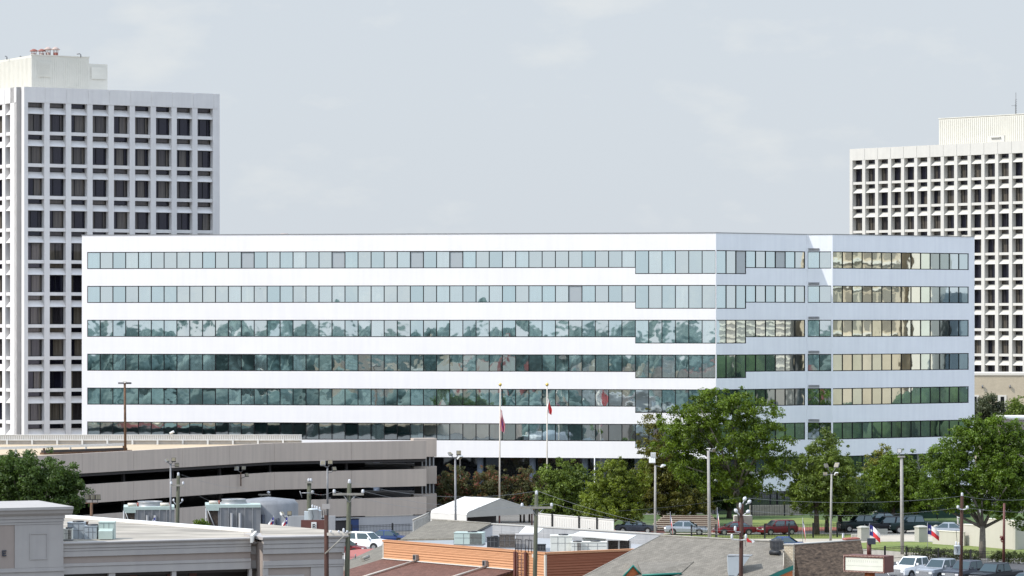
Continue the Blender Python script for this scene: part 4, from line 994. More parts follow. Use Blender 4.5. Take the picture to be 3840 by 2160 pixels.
# --- big grey shingle roof house
RZ = 6.5
r0 = P(*z3(1350, 1057), 241); r1 = P(*z3(2440, 1112), 234.8); r0.z = r1.z = RZ
HF, HL = seg_frame(r0[:2], r1[:2])
t = thing('shingle_roof_house', 'house with a wide grey shingle roof and teal trim at the bottom right of centre', 'house', (r0.x, r0.y, 0))
sl = .42
def RP(u, k): q = HF.pt(u, k, 0); return (q[0], q[1], RZ-sl*k)
def on_plane(x, y, p0, pn):
    d = P(x, y, 1.0)-Vector((0, 0, H)); o = Vector((0, 0, H)); k = (Vector(p0)-o).dot(pn)/d.dot(pn); return o+d*k
rp_n = (Vector(RP(1, 0))-Vector(RP(0, 0))).cross(Vector(RP(0, 1))-Vector(RP(0, 0))).normalized()
def OR(x, y, up=0.0): q = on_plane(x, y, RP(0, 0), rp_n); q.z += up; return q
LBt = OR(*z3(500, 1500)); RTp = OR(*z3(2428, 1112)); RPi = OR(*z3(2505, 1318)); RBt = OR(*z3(2150, 1475))
Lx = -4.6
m = MB()
m.extz([RP(0, 0), LBt, OR(*z3(1000, 1560)), RBt, OR(*z3(2428, 1345)), RTp], (0, 0, -.15))
m.extz([RP(0, 0), RTp, (*HF.pt(HL-.3, -1.2, 0)[:2], RZ-.4), (*HF.pt(0, -1.2, 0)[:2], RZ-.4)], (0, 0, -.15)); m.build('roof', 'grey_shingle', t)
m = MB(); m.tube([Vector(RP(0, 0))+Vector((0, 0, .03)), Vector(RTp)+Vector((0, 0, .03))], .07, 6)
m.tube([Vector(RP(0, 0)), LBt], .05, 6); m.build('ridge_cap', 'grey_wood', t)
m = MB(); m.box(HF, -2, HL-.5, -5, -4, 0, 4.5); m.build('wall', 'stucco_tan', t)
# dormer with teal trim
dpk = OR(*z3(1108, 1312)); dpk = P(*z3(1108, 1312), dpk.y-1.8); dm = dpk
m = MB(); wv = 1.05
DF = Fr(dm.x, dm.y, R(10))
m.extz([DF.pt(0, .0, dm.z), DF.pt(-wv*.62, .0, dm.z-.72), DF.pt(-wv*.62, -2.5, dm.z-.72), DF.pt(0, -2.5, dm.z)], (0, 0, -.08))
m.extz([DF.pt(0, .0, dm.z), DF.pt(0, -2.5, dm.z), DF.pt(wv*.72, -2.5, dm.z-.85), DF.pt(wv*.72, .0, dm.z-.85)], (0, 0, -.08)); dr = m.build('dormer_roof', 'grey_shingle', t)
m = MB()
m.tube([DF.pt(-wv*.66, .06, dm.z-.78), DF.pt(0, .06, dm.z-.02), DF.pt(wv*.76, .06, dm.z-.92)], .085, 6); m.build('dormer_trim', 'teal_paint', dr)
m = MB(); m.extz([DF.pt(0, -.05, dm.z-.1), DF.pt(-wv*.55, -.05, dm.z-.75), DF.pt(-wv*.55, -.05, dm.z-2.5), DF.pt(wv*.6, -.05, dm.z-2.5), DF.pt(wv*.6, -.05, dm.z-.8)], (0, .1, 0)); m.build('dormer_wall', 'orange_paint', dr)
yA = OR(*z3(1360, 1390)).y-1.2; pA = P(*z3(1190, 1398), yA); pB = P(*z3(1535, 1383), yA+.3)
m = MB(); m.tube([pA, pB], .08, 6); m.build('eave_trim', 'teal_paint', t)
m = MB(); m.extz([pA+Vector((0,.2,.05)), pB+Vector((0,.2,.05)), OR(*z3(1645, 1282), .05), OR(*z3(1150, 1290), .05)], (0, 0, -.1)); m.build('lower_roof', 'grey_shingle', t)
pA = RBt+Vector((.05, -.1, .06)); pB = RPi+Vector((.05, -.1, .06))
m = MB(); m.extz([pA, pB, pB+Vector((0, 0, -.32)), pA+Vector((0, 0, -.28))], (.05, .12, 0)); m.build('rake_trim', 'teal_paint', t)
m = MB(); m.extz([pA+Vector((0, .3, -.2)), pB+Vector((0, .3, -.2)), pB+Vector((0, .3, -2.5)), pA+Vector((0, .3, -2.5))], (0, .15, 0)); m.build('gable_panel', 'orange_paint', t)
# duct and condenser on that roof
def q5(x0, x1, yt, yb): a = z5(x0, yt); b = z5(x1, yb); return a[0], b[0], a[1], b[1]
DD = OR(*z5(300, 1200)).y; b0 = P(*z5(198, 1200), DD); b1 = P(*z5(300, 905), DD); zt_ = b1.z
t = thing('roof_duct', 'grey sheet metal duct with a flared top on the grey shingle roof', 'duct', (b0.x, b0.y, b0.z))
DF = Fr(b0.x, b0.y, R(-12))
wq = (b1.x-b0.x)
m = MB(); m.extz([DF.pt(0, 0, zt_), DF.pt(wq, 0, zt_), DF.pt(wq, 0, b0.z), DF.pt(.05, 0, b0.z)], (0, .9, 0)); m.build('housing', 'ac_grey', t)
m = MB(); m.extz([DF.pt(wq, .02, zt_), DF.pt(wq+1.05, .02, zt_), DF.pt(wq+.35, .02, zt_-1.0), DF.pt(wq, .02, zt_-1.6)], (0, .85, 0)); m.build('hood', 'ac_grey', t)
m = MB(); m.box(DF, -.04, wq+1.1, -.95, .04, zt_, zt_+.05); m.build('lid', 'galv', t)
x0, x1, yt, yb = q5(870, 1035, 690, 850); DC = OR(x0, yb).y; t = ac_box('black louvred condenser beside the stone brick parapet pier', x0, x1, yt, yb, DC, 'ac_black', .9, rz=R(6), kind='condenser')
m = MB(); bb = P(x0, yb, DC); bt = P(x1, yt, DC); 
for k in range(9): m.box(Fr(bb.x, bb.y, R(6)), 0, bt.x-bb.x, .015, .05, bb.z+.1+k*.085, bb.z+.13+k*.085)
m.build('louvres', 'galv_dark', t)
q = OR(*z5(840, 885), .15); q2 = OR(*z5(985, 895), .15); m = MB(); m.tube([q, q2], .16, 10); tag(m.build('roof_pipe', 'ac_black'), 'fat black pipe lying on the shingle roof below the condenser', 'pipe')

# --- stone pier and shake mansard
t = thing('mansard_building', 'low building with dark shake mansard and pale stone pier behind the blank sign', 'building', (*XY(3000, 236), 0))
MA = P(*z5(1180, 738), 236.5); MBp = P(*z5(2205, 700), 241.5); MF, ML = seg_frame(MA[:2], MBp[:2])
zm = MA.z
PF = Fr(*XY(z5(1045, 0)[0], 233.6), R(-16)); q = P(*z5(1045, 735), 233.6)
m = MB(); m.box(PF, 0, .63, -.5, 0, 0, q.z-.02); m.build('stone_pier', 'stone_brick', t)
m = MB(); m.box(PF, -.04, .67, -.55, .05, q.z-.02, q.z+.06); m.build('pier_cap', 'grey_metal', t)
m = MB(); m.extr(MF, [(0, zm), (-.4, zm), (-.4, 0), (1.4, 0), (1.0, 2.6)], .02, ML); m.build('mansard', 'mansard_shake', t)
m = MB(); m.box(MF, 0, ML+.02, -.45, .05, zm, zm+.06); m.build('coping', 'grey_metal', t)
m = MB()
for k in range(9): m.tube([MF.pt(ML-1.5+k*.17, .0, zm+.09), MF.pt(ML-1.5+k*.17, -.35, zm+.16)], .075, 7)
m.build('ridge_tiles', 'copper_red', t)

# --- blank sign
SD_ = 231.0; a = P(*z4(785, 1258), SD_); b = P(*z4(1155, 1285), SD_-1.6); z0 = P(0, z4(0, 1408)[1], SD_).z
GFm, GLn = seg_frame(a[:2], b[:2]); hz = a.z
t = thing('sign_board', 'blank cream sign board with brown bulb-studded frame at the bottom right', 'sign', (a.x, a.y, 0))
m = MB(); m.box(GFm, .06, GLn-.0, -1.35, 0, z0, hz); m.build('cabinet', 'sign_side', t)
m = MB(); m.box(GFm, .12, GLn-.10, 0, .04, z0+.10, hz-.13); m.build('face', 'sign_cream', t)
m = MB()
for k in range(16): m.box(GFm, .35+k*.14, .36+k*.14, .04, .045, hz-.45, hz-.3)
m.box(GFm, .2, GLn-.2, .04, .048, z0+.42, z0+.43); m.build('letter_rails', 'grey_wood', t)
m = MB(); m.box(GFm, 0, GLn, -.05, .09, hz-.12, hz+.03); m.box(GFm, 0, GLn, -.05, .09, z0-.02, z0+.09); m.box(GFm, 0, .10, -.05, .088, z0+.09, hz-.12); m.box(GFm, GLn-.09, GLn, -.05, .088, z0+.09, hz-.12); m.build('frame', 'sign_brown', t)
m = MB(); nb = 30
for k in range(nb):
    for zz in (hz-.03, z0+.03): c = GFm.pt(.05+k*(GLn-.1)/(nb-1), .12, zz); m.lathe(c, [(0, -.035), (.035, 0), (0, .035)], 6)
for k in range(11): c = GFm.pt(.04, .12, z0+.12+k*(hz-z0-.24)/10); m.lathe(c, [(0, -.035), (.035, 0), (0, .035)], 6)
o = m.build('bulbs', 'bulb', t); o['kind'] = 'stuff'
m = MB(); c = GFm.pt(GLn*.55, -.5, 0); m.tube([c, (c[0], c[1], z0)], .35, 10); m.build('leg', 'orange_paint', t)
m = MB(); q = P(*z5(2330, 700), SD_+.6); m.tube([(q.x, q.y, hz-.1), (q.x, q.y, q.z)], .155, 12); m.build('post', 'sign_side', t)
m = MB(); m.box(W, q.x-.12, q.x+.42, -q.y-.2, -q.y+.25, q.z-.12, q.z+.28); m.build('post_box', 'car_grey', t)

# --- grey mossy roof at the left of the orange building, and red roof
t = thing('mossy_roof_shed', 'low shed with mossy grey shingle roof left of the orange building', 'shed', (*XY(1350, 262), 0))
T0 = P(1437, 2042, 277); T1 = P(1105, 2192, 258); 
m = MB(); m.extz([Vector(A0)+Vector((.02,0,0)), T0, T1, Vector(B0)], (0, 0, -.2)); m.build('roof', 'grey_shingle_b', t)
m = MB(); m.extz([T0, T1, (T1.x, T1.y, 0), (T0.x, T0.y, 0)], (.1, .3, 0)); m.build('wall', 'grey_panel', t)
q0 = P(*z8(1365, 1215), 263); q1 = P(*z8(1455, 1180), 264); m = MB(); m.tube([q0+Vector((0,0,.04)), q1+Vector((0,0,.06))], .14, 8); m.build('roof_vent', 'grey_wood', t)
q0 = P(*z8(1268, 1195), 265); m = MB(); m.tube([q0, q0+Vector((0, 0, .32))], .05, 6); m.build('vent_pipe', 'galv_dark', t)
m = MB(); a = P(*z8(1165, 1130), 290); pts = [P(*z8(1120, 1230), 270), P(*z8(1120, 1085), 296), P(*z8(1330, 1062), 296), P(*z8(1560, 1055), 296), P(*z8(1560, 1120), 276)]
for p_ in pts: p_.z = (p_.z)
t = thing('red_canopy', 'faded red flat canopy between the white car and the mossy roof', 'canopy', (a.x, 285, 0))
zz = 2.6; pts = [G(*z8(1120, 1235), zz), G(*z8(1120, 1090), zz), G(*z8(1330, 1064), zz), G(*z8(1560, 1056), zz), G(*z8(1600, 1100), zz)]
m = MB(); m.extz(pts[::-1], (0, 0, -.18)); m.build('roof', 'red_roof', t)
for p_ in (pts[1], pts[3]): m = MB(); m.tube([(p_.x, p_.y-.3, 0), (p_.x, p_.y-.3, zz-.15)], .08, 8); m.build('post', 'galv', t)

# --- white metal shelter
e0 = P(1750, 1920, 318.7); e1 = Vector((2.0, 324.6, e0.z)); pk = Vector((-.95, 321.6, 4.92)); 
gd = Vector((e1.x-e0.x, e1.y-e0.y, 0)); Ls = gd.length; SFm = Fr(e0.x, e0.y, math.atan2(gd.y, gd.x)); bk = 4.9
t = thing('metal_shelter', 'white metal shelter with a rounded gable roof in the car park', 'shelter', (e0.x, e0.y, 0))
ze = e0.z; prof = [(0, ze-1.5), (0, ze-.25), (.08, ze-.08), (.25, ze+.03), (Ls*.5, 4.95), (Ls-.25, ze+.03), (Ls-.08, ze-.08), (Ls, ze-.25), (Ls, ze-.5)]
m = MB()
for i in range(len(prof)-1):
    (ua, za), (ub, zb_) = prof[i], prof[i+1]
    m.hexa([SFm.pt(ua, 0, za-.05), SFm.pt(ub, 0, zb_-.05), SFm.pt(ub, -bk, zb_-.05), SFm.pt(ua, -bk, za-.05), SFm.pt(ua, 0, za), SFm.pt(ub, 0, zb_), SFm.pt(ub, -bk, zb_), SFm.pt(ua, -bk, za)])
m.build('roof', 'white_metal', t)
m = MB(); m.box(SFm, -.03, .03, -bk, 0, 0, ze-.3); m.build('side_wall', 'white_metal', t)
m = MB()
for k in range(5): m.box(SFm, -.06, -.03, -bk+.02, -.02, .8+k*.55, .86+k*.55)
m.build('siding_ribs', 'grey_metal', t)
m = MB(); m.extz([SFm.pt(.05, .01, ze-.5), SFm.pt(Ls-.05, .01, ze-.5), SFm.pt(Ls-.05, .01, ze-.1), SFm.pt(Ls*.5, .01, 4.86), SFm.pt(.05, .01, ze-.1)], (SFm.n[0]*-.06, SFm.n[1]*-.06, 0)); m.build('gable_panel', 'grey_metal', t)
for u in (.1, Ls*.5, Ls-.1): m = MB(); m.box(SFm, u-.05, u+.05, -.15, -.05, 0, ze-.5); m.build('post', 'sign_side', t)
m = MB(); m.box(SFm, .2, Ls-.2, -bk, -bk+.05, 0, ze-.3); m.build('back_wall', 'garage_dark', t)
# white sloping side wall left of the shelter
a = P(*z2(1515, 915), 322); b = P(*z2(1662, 850), 322.5)
t = thing('ribbed_screen', 'white ribbed screen with a sloping top left of the metal shelter', 'screen', (a.x, a.y, 0))
SCf, SCl = seg_frame(a[:2], b[:2]); m = MB(); m.extz([(a.x, a.y, 0), (b.x, b.y, 0), tuple(b), tuple(a)], (0, .06, 0)); m.build('panel', 'white_metal', t)
m = MB()
for k in range(12):
    u = .1+k*SCl/12; m.box(SCf, u, u+.07, 0, .06, .2, a.z+(b.z-a.z)*u/SCl-.2)
m.tube([a+Vector((0, -.05, 0)), b+Vector((0, -.05, 0))], .08, 6); m.build('ribs', 'grey_metal', t)
# white corrugated fence right of the shelter
a = P(2012, 1926, 338); b = P(2301, 1950, 327); CF, CL = seg_frame(a[:2], b[:2])
t = thing('metal_fence', 'white corrugated metal fence right of the shelter', 'fence', (a.x, a.y, 0))
m = MB(); m.box(CF, 0, CL, -.05, 0, 0, a.z-.02)
for k in range(int(CL/.3)): m.box(CF, k*.3, k*.3+.1, 0, .03, 0, a.z-.2)
m.build('sheet', 'white_metal', t)
m = MB(); m.box(CF, 0, CL, -.08, .05, a.z-.02, a.z+.06); m.build('cap_rail', 'white_metal', t)
for u in (CL*.22, CL*.57, CL*.80): m = MB(); m.box(CF, u-.06, u+.06, .05, .17, 0, a.z+.12); m.build('post', 'iron', t)

# ================================================================ COOLING TOWERS
def cooling(label, x0, x1, ytop, D, shr, seed):
    a = P(x0, ytop, D); b = P(x1, ytop, D); wd = b.x-a.x; zt = a.z; fr = Fr(a.x, a.y, R(6))
    t = thing('cooling_tower', label, 'cooling tower', (a.x, a.y, 0), 'cooling towers behind the shopping strip')
    m = MB(); m.box(fr, wd*.22, wd, -4, 0, 0, zt-.25); m.build('casing', 'tower_steel', t)
    m = MB(); m.extz([fr.pt(.1, .0, zt-.3), fr.pt(wd*.22, .0, zt-.3), fr.pt(wd*.22, 0, 0), fr.pt(wd*.16, 0, 0)], (0, 4, 0)); m.build('louvre_side', 'wood_louvre', t)
    m = MB(); m.tube([fr.pt(.15, .05, zt-.4), fr.pt(wd*.22, .05, zt-2.6)], .05, 5); m.tube([fr.pt(.02, .05, zt-.3), fr.pt(.05, .05, 0)], .07, 5); m.build('brace', 'galv', t)
    m = MB(); m.box(fr, 0, wd, -4.1, .06, zt-.25, zt); m.box(fr, 0, wd*.24, -.1, .09, zt-.5, zt-.26); m.build('top_frame', 'ac_green', t)
    m = MB()
    for u in (.26, .40, .55, .70, .84): m.box(fr, wd*u, wd*u+.07, .0, .07, 0, zt-.26)
    m.build('ribs', 'galv', t)
    for u in (.47, .62):
        m = MB(); m.tube([fr.pt(wd*u, .16, 0), fr.pt(wd*u, .16, zt-.7)], .14, 8); m.build('riser_pipe', 'tower_steel', t)
    c = fr.pt(wd*.52, -2, zt); m = MB(); m.lathe(c, [(1.15, 0), (1.02, .28), (1.08, .38), (.95, .40), (.95, .1)], 20); m.build('fan_shroud', 'galv', t)
    for u in shr:
        m = MB(); m.tube([fr.pt(wd*u, -.8, zt+.16), fr.pt(wd*u+.75, -.8, zt+.16)], .15, 8); m.build('header_pipe', 'pipe_cream', t)
        m = MB(); m.tube([fr.pt(wd*u+.78, -.8, zt+.16), fr.pt(wd*u+.95, -.8, zt+.16)], .17, 8); m.build('pipe_flange', 'copper_red', t)
x0 = z1(1085, 0)[0]; x1 = z1(1530, 0)[0]; cooling('left cooling tower beside the light pole', x0, x1, z1(0, 800)[1], 297, (.08, .72), 1)
x0 = z1(1808, 0)[0]; x1 = z1(2290, 0)[0]; cooling('right cooling tower with a rounded fan shroud', x0, x1, z1(0, 780)[1], 296, (.06,), 2)
q = P(z2(0, 0)[0]+60, z2(0, 745)[1], 300); t = thing('water_tank', 'large pale steel tank right of the cooling towers', 'tank', (q.x, 300, 0))
m = MB(); m.lathe((q.x+1.0, 301, 0), [(2.6, 0), (2.6, q.z-.3), (2.3, q.z+.05), (0, q.z+.3)], 28); m.build('shell', 'tower_steel', t)
for k in range(3): m = MB(); c = (q.x-.6+k*1.3, 298.3, 0); m.tube([c, (c[0], c[1], q.z-.8-k*.3)], .16, 8); m.build('riser_pipe', 'car_grey', t)
m = MB(); m.box(W, q.x+2.4, q.x+7.0, -297.4, -297, 0, ZT(1935, 297)); t = thing('concrete_screen', 'pale concrete screen wall between tank and transformer pole', 'wall', (q.x+4, 297, 0)); m.build('wall', 'grey_panel', t)

# ================================================================ WALLS, PILLARS, FENCES ON THE RIGHT
def gz(zf, x, y, z=0.0): return G(*zf(x, y), z)
a = G(*z6(940, 668)); b = G(*z6(1500, 705)); BWf, BWl = seg_frame(a[:2], b[:2])
t = thing('beige_wall', 'low beige wall right of the second gate pillar', 'wall', (a.x, a.y, 0)); m = MB(); m.box(BWf, 0, BWl, -.2, 0, 0, 1.28); m.build('wall', 'wall_beige', t)
m = MB(); m.box(BWf, -.03, BWl, -.24, .05, 1.28, 1.36); m.build('coping', 'tan_trim', t)
a2_ = G(*z6(1480, 692)); b2_ = G(*z6(2420, 775)); TWf, TWl = seg_frame(a2_[:2], b2_[:2])
t = thing('beige_wall', 'tall beige wall with capped top behind the forked tree', 'wall', (a2_.x, a2_.y, 0))
m = MB(); m.box(TWf, 0, TWl*.45, -.3, 0, 0, 1.98); m.box(TWf, TWl*.45, TWl, -.3, 0.002, 0, 2.7)
TW2 = Fr(*TWf.pt(TWl, 0, 0)[:2], R(48)); m.box(TW2, 0, 9, -.3, 0, 0, 2.7); m.build('wall', 'wall_beige', t)
m = MB(); m.box(TWf, -.03, TWl*.45-.01, -.35, .05, 1.98, 2.05); m.box(TWf, TWl*.45, TWl+.05, -.35, .05, 2.7, 2.77); m.build('coping', 'tan_trim', t)
def pillar(label, xa, xb, ytop, ybase, big=True):
    b_ = G((xa+xb)/2, ybase); k = b_.y/FP; wd = (xb-xa)*k*.72; top = ZT(ytop, b_.y); fr = Fr(b_.x-wd*.62, b_.y, R(20))
    t = thing('gate_pillar', label, 'pillar', (b_.x, b_.y, 0), 'stone gate pillars')
    m = MB(); m.box(fr, 0, wd, -wd, 0, 0, top-.22); m.build('shaft', 'pillar_stone', t)
    m = MB(); m.box(fr, -.06, wd+.06, -wd-.06, .06, top-.22, top-.12); m.hexa([fr.pt(-.03, .03, top-.12), fr.pt(wd+.03, .03, top-.12), fr.pt(wd+.03, -wd-.03, top-.12), fr.pt(-.03, -wd-.03, top-.12), fr.pt(wd*.25, -wd*.25, top), fr.pt(wd*.75, -wd*.25, top), fr.pt(wd*.75, -wd*.75, top), fr.pt(wd*.25, -wd*.75, top)]); m.build('cap', 'pillar_stone', t)
pillar('front left gate pillar, behind the sign post flag', *[z4(x, 0)[0] for x in (935, 1045)], z4(0, 998)[1], z4(0, 1135)[1])
pillar('rear left gate pillar, smaller and farther', *[z4(x, 0)[0] for x in (1078, 1130)], z4(0, 992)[1], z4(0, 1060)[1])
pillar('front right gate pillar at the end of the low beige wall', *[z4(x, 0)[0] for x in (1458, 1585)], z4(0, 994)[1], z4(0, 1145)[1])
pillar('rear right gate pillar beside the silver car', *[z4(x, 0)[0] for x in (1610, 1655)], z4(0, 988)[1], z4(0, 1075)[1])
a = gz(z4, 848, 1128); b = gz(z4, 960, 1132); KFr, KLn = seg_frame(a[:2], b[:2]); t = thing('planter_wall', 'very low ribbed concrete kerb wall at the foot of the left gate pillar', 'wall', (a.x, a.y, 0))
m = MB(); m.box(KFr, 0, KLn, -.3, 0, 0, .62)
for k in range(9): m.box(KFr, .05+k*KLn/9, .12+k*KLn/9, 0, .05, 0, .6)
m.build('wall', 'pillar_stone', t)
a = gz(z4, 1090, 1068); b = gz(z4, 1180, 1068); KFr, KLn = seg_frame(a[:2], b[:2]); t = thing('planter_wall', 'short pale kerb wall right of the rear left gate pillar', 'wall', (a.x, a.y, 0)); m = MB(); m.box(KFr, 0, KLn, -.3, 0, 0, .5); m.build('wall', 'pillar_stone', t)

def iron_fence(label, a, b, h, post=2.4, pick=.16, mt='iron', name='iron_fence', pt=.07):
    fr, L = seg_frame(a[:2], b[:2]); t = thing(name, label, 'fence', (a[0], a[1], 0))
    m = MB()
    n = int(L/pick)
    for k in range(n): m.box(fr, k*pick, k*pick+.022, -.01, .012, .05, h)
    for z in (.2, h-.22, h-.08): m.box(fr, 0, L, -.02, .018, z, z+.035)
    m.build('pickets', mt, t)
    for k in range(int(L/post)+1):
        m = MB(); m.box(fr, k*post-pt, k*post+pt, -.05, .05, 0, h+.1); m.build('post', mt, t)
    return t
iron_fence('black iron fence along the street in front of the red cars', gz(z5, -350, 668)[:], gz(z5, 2010, 622)[:], 1.4, post=2.55)
iron_fence('black iron fence in front of the garage ground floor', G(1318, 2028), G(1545, 2020), 1.5, post=4.5)
iron_fence('black iron fence between the sign and the clipped hedge', G(3228, 2110), G(3400, 2098), 1.25, post=3.2)
iron_fence('black iron fence along the hedge behind the pickups', G(3400, 2098), G(3720, 2112), 1.05, post=3.2)
iron_fence('far black fence at the top of the back lawn', gz(z5, 560, 312), gz(z5, 2600, 270), 2.6, post=3.9, pick=.3, name='mesh_fence')
iron_fence('black iron fence under the white corrugated fence', G(2010, 2040), G(2305, 2052), 1.6, post=3.0)
a = gz(z5, 560, 306); b = gz(z5, 1350, 296); f_, L_ = seg_frame(a[:2], b[:2]); t = thing('grass_backdrop', 'long low tan slab standing in for yellowish grass behind the far black fence', 'wall', (a.x, a.y+.5, 0)); m = MB(); m.box(f_, 0, L_, -.9, -.6, 0, 1.15); m.build('wall', 'grey_wood', t)  # slab standing in for the yellowish grass beyond the fence

a = G(3290, 1952); b = G(3640, 1944); f_, L_ = seg_frame(a[:2], b[:2]); t = thing('screen_fence', 'dark green fabric screen fence behind the black cars, raised to stand in for shaded lawn', 'fence', (a.x, a.y, 0))
m = MB(); m.box(f_, 0, L_, -.05, 0, .1, 2.9); m.build('screen', 'screen_green', t)  # fabric screen made taller to stand in for the shaded lawn
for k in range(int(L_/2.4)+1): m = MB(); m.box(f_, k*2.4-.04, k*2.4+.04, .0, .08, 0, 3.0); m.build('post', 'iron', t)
a = gz(z5, 600, 440); b = gz(z5, 2000, 430)
patch('sunlit_lawn_strip', [z5(560, 365), z5(1400, 330), z5(2050, 420), z5(2050, 470), z5(560, 470)], .02, 'grass')  # sunlit stripe of the back lawn laid on as brighter grass
for i, (x, y, rx, lab) in enumerate(((2350, 1975, 40, 'low dark shrub left of the terrace steps'), (2420, 1960, 34, 'low shrub between cypress and terrace steps'), (2250, 1960, 45, 'low shrub at the foot of the broad cypress'))):
    tree_at('shrub', lab, x, 354+i, [(x, y, rx, 24), (x-rx*.6, y+6, rx*.7, 20), (x+rx*.6, y+6, rx*.7, 20)], 'leaf_shade' if i != 1 else 'leaf_bush', clumps=30, per=60, cr=.4, ls=.11, trunk_r=.05, seed=70+i, limbs=4, cat='shrub')
# brick terrace steps
t = thing('terrace_steps', 'red and cream brick terrace steps under the cypress trees', 'steps', tuple(G(2560, 1990)))
y0 = 1994
a = G(2425, 1992); b = G(2712, 1990); TF, TL = seg_frame(a[:2], b[:2])
for k in range(8):
    m = MB(); m.box(TF, k*.4, TL, -(k+1)*.9, -k*.9, .15*k+.004, .15*(k+1)); m.build('tread', 'step_cream', t)
    m = MB(); m.box(TF, k*.4+.01, TL-.01, -k*.9+.002, -k*.9+.02, .15*k+.004, .15*(k+1)-.05); m.build('riser', 'step_red', t)
a = G(*z3(2000, 1015)); t = thing('brick_box', 'square tan brick box beside the terrace, behind the dark utility pole', 'planter', tuple(a)); m = MB(); m.box(W, a.x, P(*z3(2158, 1000), a.y).x, -a.y-1.6, -a.y, 0, 1.6); m.build('wall', 'tan_trim', t)

# ================================================================ POLES, LAMPS, WIRES
def pole_thing(name, label, cat, x_top, y_top, D, x_bot, r0=.14, r1=.10, mt='galv', zbase=0.0, group=None, y_bot=None):
    tp = P(x_top, y_top, D); bx = (x_bot-1920)/FP*D; b = Vector((bx, D, zbase))
    t = thing(name, label, cat, tuple(b), group)
    m = MB(); m.tube([b, b.lerp(tp, .5), tp], [r0, (r0+r1)/2, r1], 10); m.build('pole', mt, t)
    return t, b, tp
def flood(t, c, dx, dy, dz, mt='lamp_black', s=.32, tilt=.5, lens='lamp_lens', yaw=0.0):
    """one floodlight: bracket + box head + lens"""
    c = Vector(c); h = c+Vector((dx, dy, dz))
    m = MB(); m.tube([c, c.lerp(h, .6)+Vector((0, 0, -.08)), h], .035, 5); br = m.build('bracket', 'galv_dark', t)
    R3 = Matrix.Rotation(yaw, 3, 'Z') @ Matrix.Rotation(tilt, 3, 'X')
    def hx(a, b, c_, d, e, f): return [h+R3 @ Vector(q) for q in ((a, c_, e), (b, c_, e), (b, d, e), (a, d, e), (a, c_, f), (b, c_, f), (b, d, f), (a, d, f))]
    m = MB(); m.hexa(hx(-s*.5, s*.5, -.05, .07, -s*.5, s*.5)); m.hexa(hx(-s*.3, s*.3, .072, .16, -s*.3, s*.3)); hd = m.build('lamp_head', mt, t)
    m = MB()
    for k in (-1, 0, 1): m.hexa(hx(k*s*.3-s*.12, k*s*.3+s*.12, -.07, -.051, -s*.42, s*.42))
    m.build('lens', lens, hd)
LG_ = 'floodlight poles'
# garage roof lamp
t, b, tp = pole_thing('street_lamp', 'rusty twin-headed lamp pole on the garage roof', 'street lamp', 468, 1436, 329.5, 470, .13, .11, 'rust_steel', 8.9)
for s in (-1, 1):
    m = MB(); m.box(W, tp.x+(.1 if s > 0 else -.62), tp.x+(.62 if s > 0 else -.1), -tp.y-.15, -tp.y+.15, tp.z-.1, tp.z+.06); m.build('lamp_head', 'lamp_black' if s > 0 else 'galv_dark', t)
m = MB(); m.box(W, tp.x-.18, tp.x+.18, -tp.y-.1, -tp.y+.1, tp.z+.06, tp.z+.16); m.build('cap', 'tan_trim', t)
# small white camera on the barrier
q = P(645, 1637, 350.6); t = thing('security_camera', 'white security camera on the long garage roof barrier', 'camera', tuple(q))
m = MB(); m.tube([q+Vector((0, -.1, -.1)), q+Vector((.02, -.1, .32))], .05, 6); m.build('stem', 'lamp_white', t)
m = MB(); m.tube([q+Vector((-.2, -.15, .30)), q+Vector((.22, -.2, .52))], .12, 8); m.build('housing', 'lamp_white', t)
# left group
t, b, tp = pole_thing('floodlight_pole', 'slender floodlight pole left of the leaning green utility pole', 'floodlight', z1(1498, 0)[0], z1(0, 425)[1], 284, z1(1498, 0)[0], .10, .075, 'galv_dark', group=LG_)
flood(t, tp, -.28, 0, .32, 'galv', .3, -.9, yaw=.9); flood(t, tp, .25, 0, .38, s=.36, tilt=-.5); flood(t, tp, .52, 0, -.05, s=.34, tilt=-.3, yaw=.3)
t, b, tp = pole_thing('floodlight_pole', 'rusty three-panel floodlight pole beside the leftmost tree', 'floodlight', z1(803, 0)[0], z1(0, 765)[1], 268, z1(803, 0)[0], .12, .11, 'rust_steel', group=LG_)
m = MB(); m.tube([tp+Vector((-.45, 0, 0)), tp+Vector((.48, 0, 0))], .05, 6); m.build('crossbar', 'rust_steel', t)
for k, dx in enumerate((-.38, .05, .45)): flood(t, tp+Vector((dx, 0, 0)), .05, 0, .45, s=.42, tilt=-.25, yaw=.5)
# garage wall floods
def on_garage(x, y):
    # point on the garage front for a photo pixel
    best = None
    for i in range(0, 1264):
        u = i*.05; p = GFb.pt(u, .35, 0) if u < LGb else GFa.pt(min(LGa, u-LGb), .35, 0); d = abs(1920+p[0]/p[1]*FP-x)
        if best is None or d < best[0]: best = (d, p)
    p = best[1]; return Vector((p[0], p[1], ZT(y, p[1])))
q = on_garage(z1(2115, 0)[0], z1(0, 495)[1]); t = thing('wall_floodlight', 'short mast of gold floodlights on the middle of the garage front', 'floodlight', tuple(q))
m = MB(); m.tube([q, q+Vector((.02, 0, -1.35))], .06, 6); m.tube([q+Vector((0, .0, -1.2)), q+Vector((0, .35, -1.2))], .05, 6); m.build('mast', 'rust_steel', t)
flood(t, q, -.4, 0, .38, 'galv', .42, -.6); flood(t, q, .3, 0, .42, s=.42, tilt=-.5); flood(t, q+Vector((0, 0, -.6)), .6, 0, .35, s=.36, tilt=-.4, yaw=.5)
q = on_garage(z2(215, 0)[0], z2(0, 690)[1]); t = thing('wall_bracket', 'pale crossarm bracket with insulator on the lower garage gap', 'bracket', tuple(q))
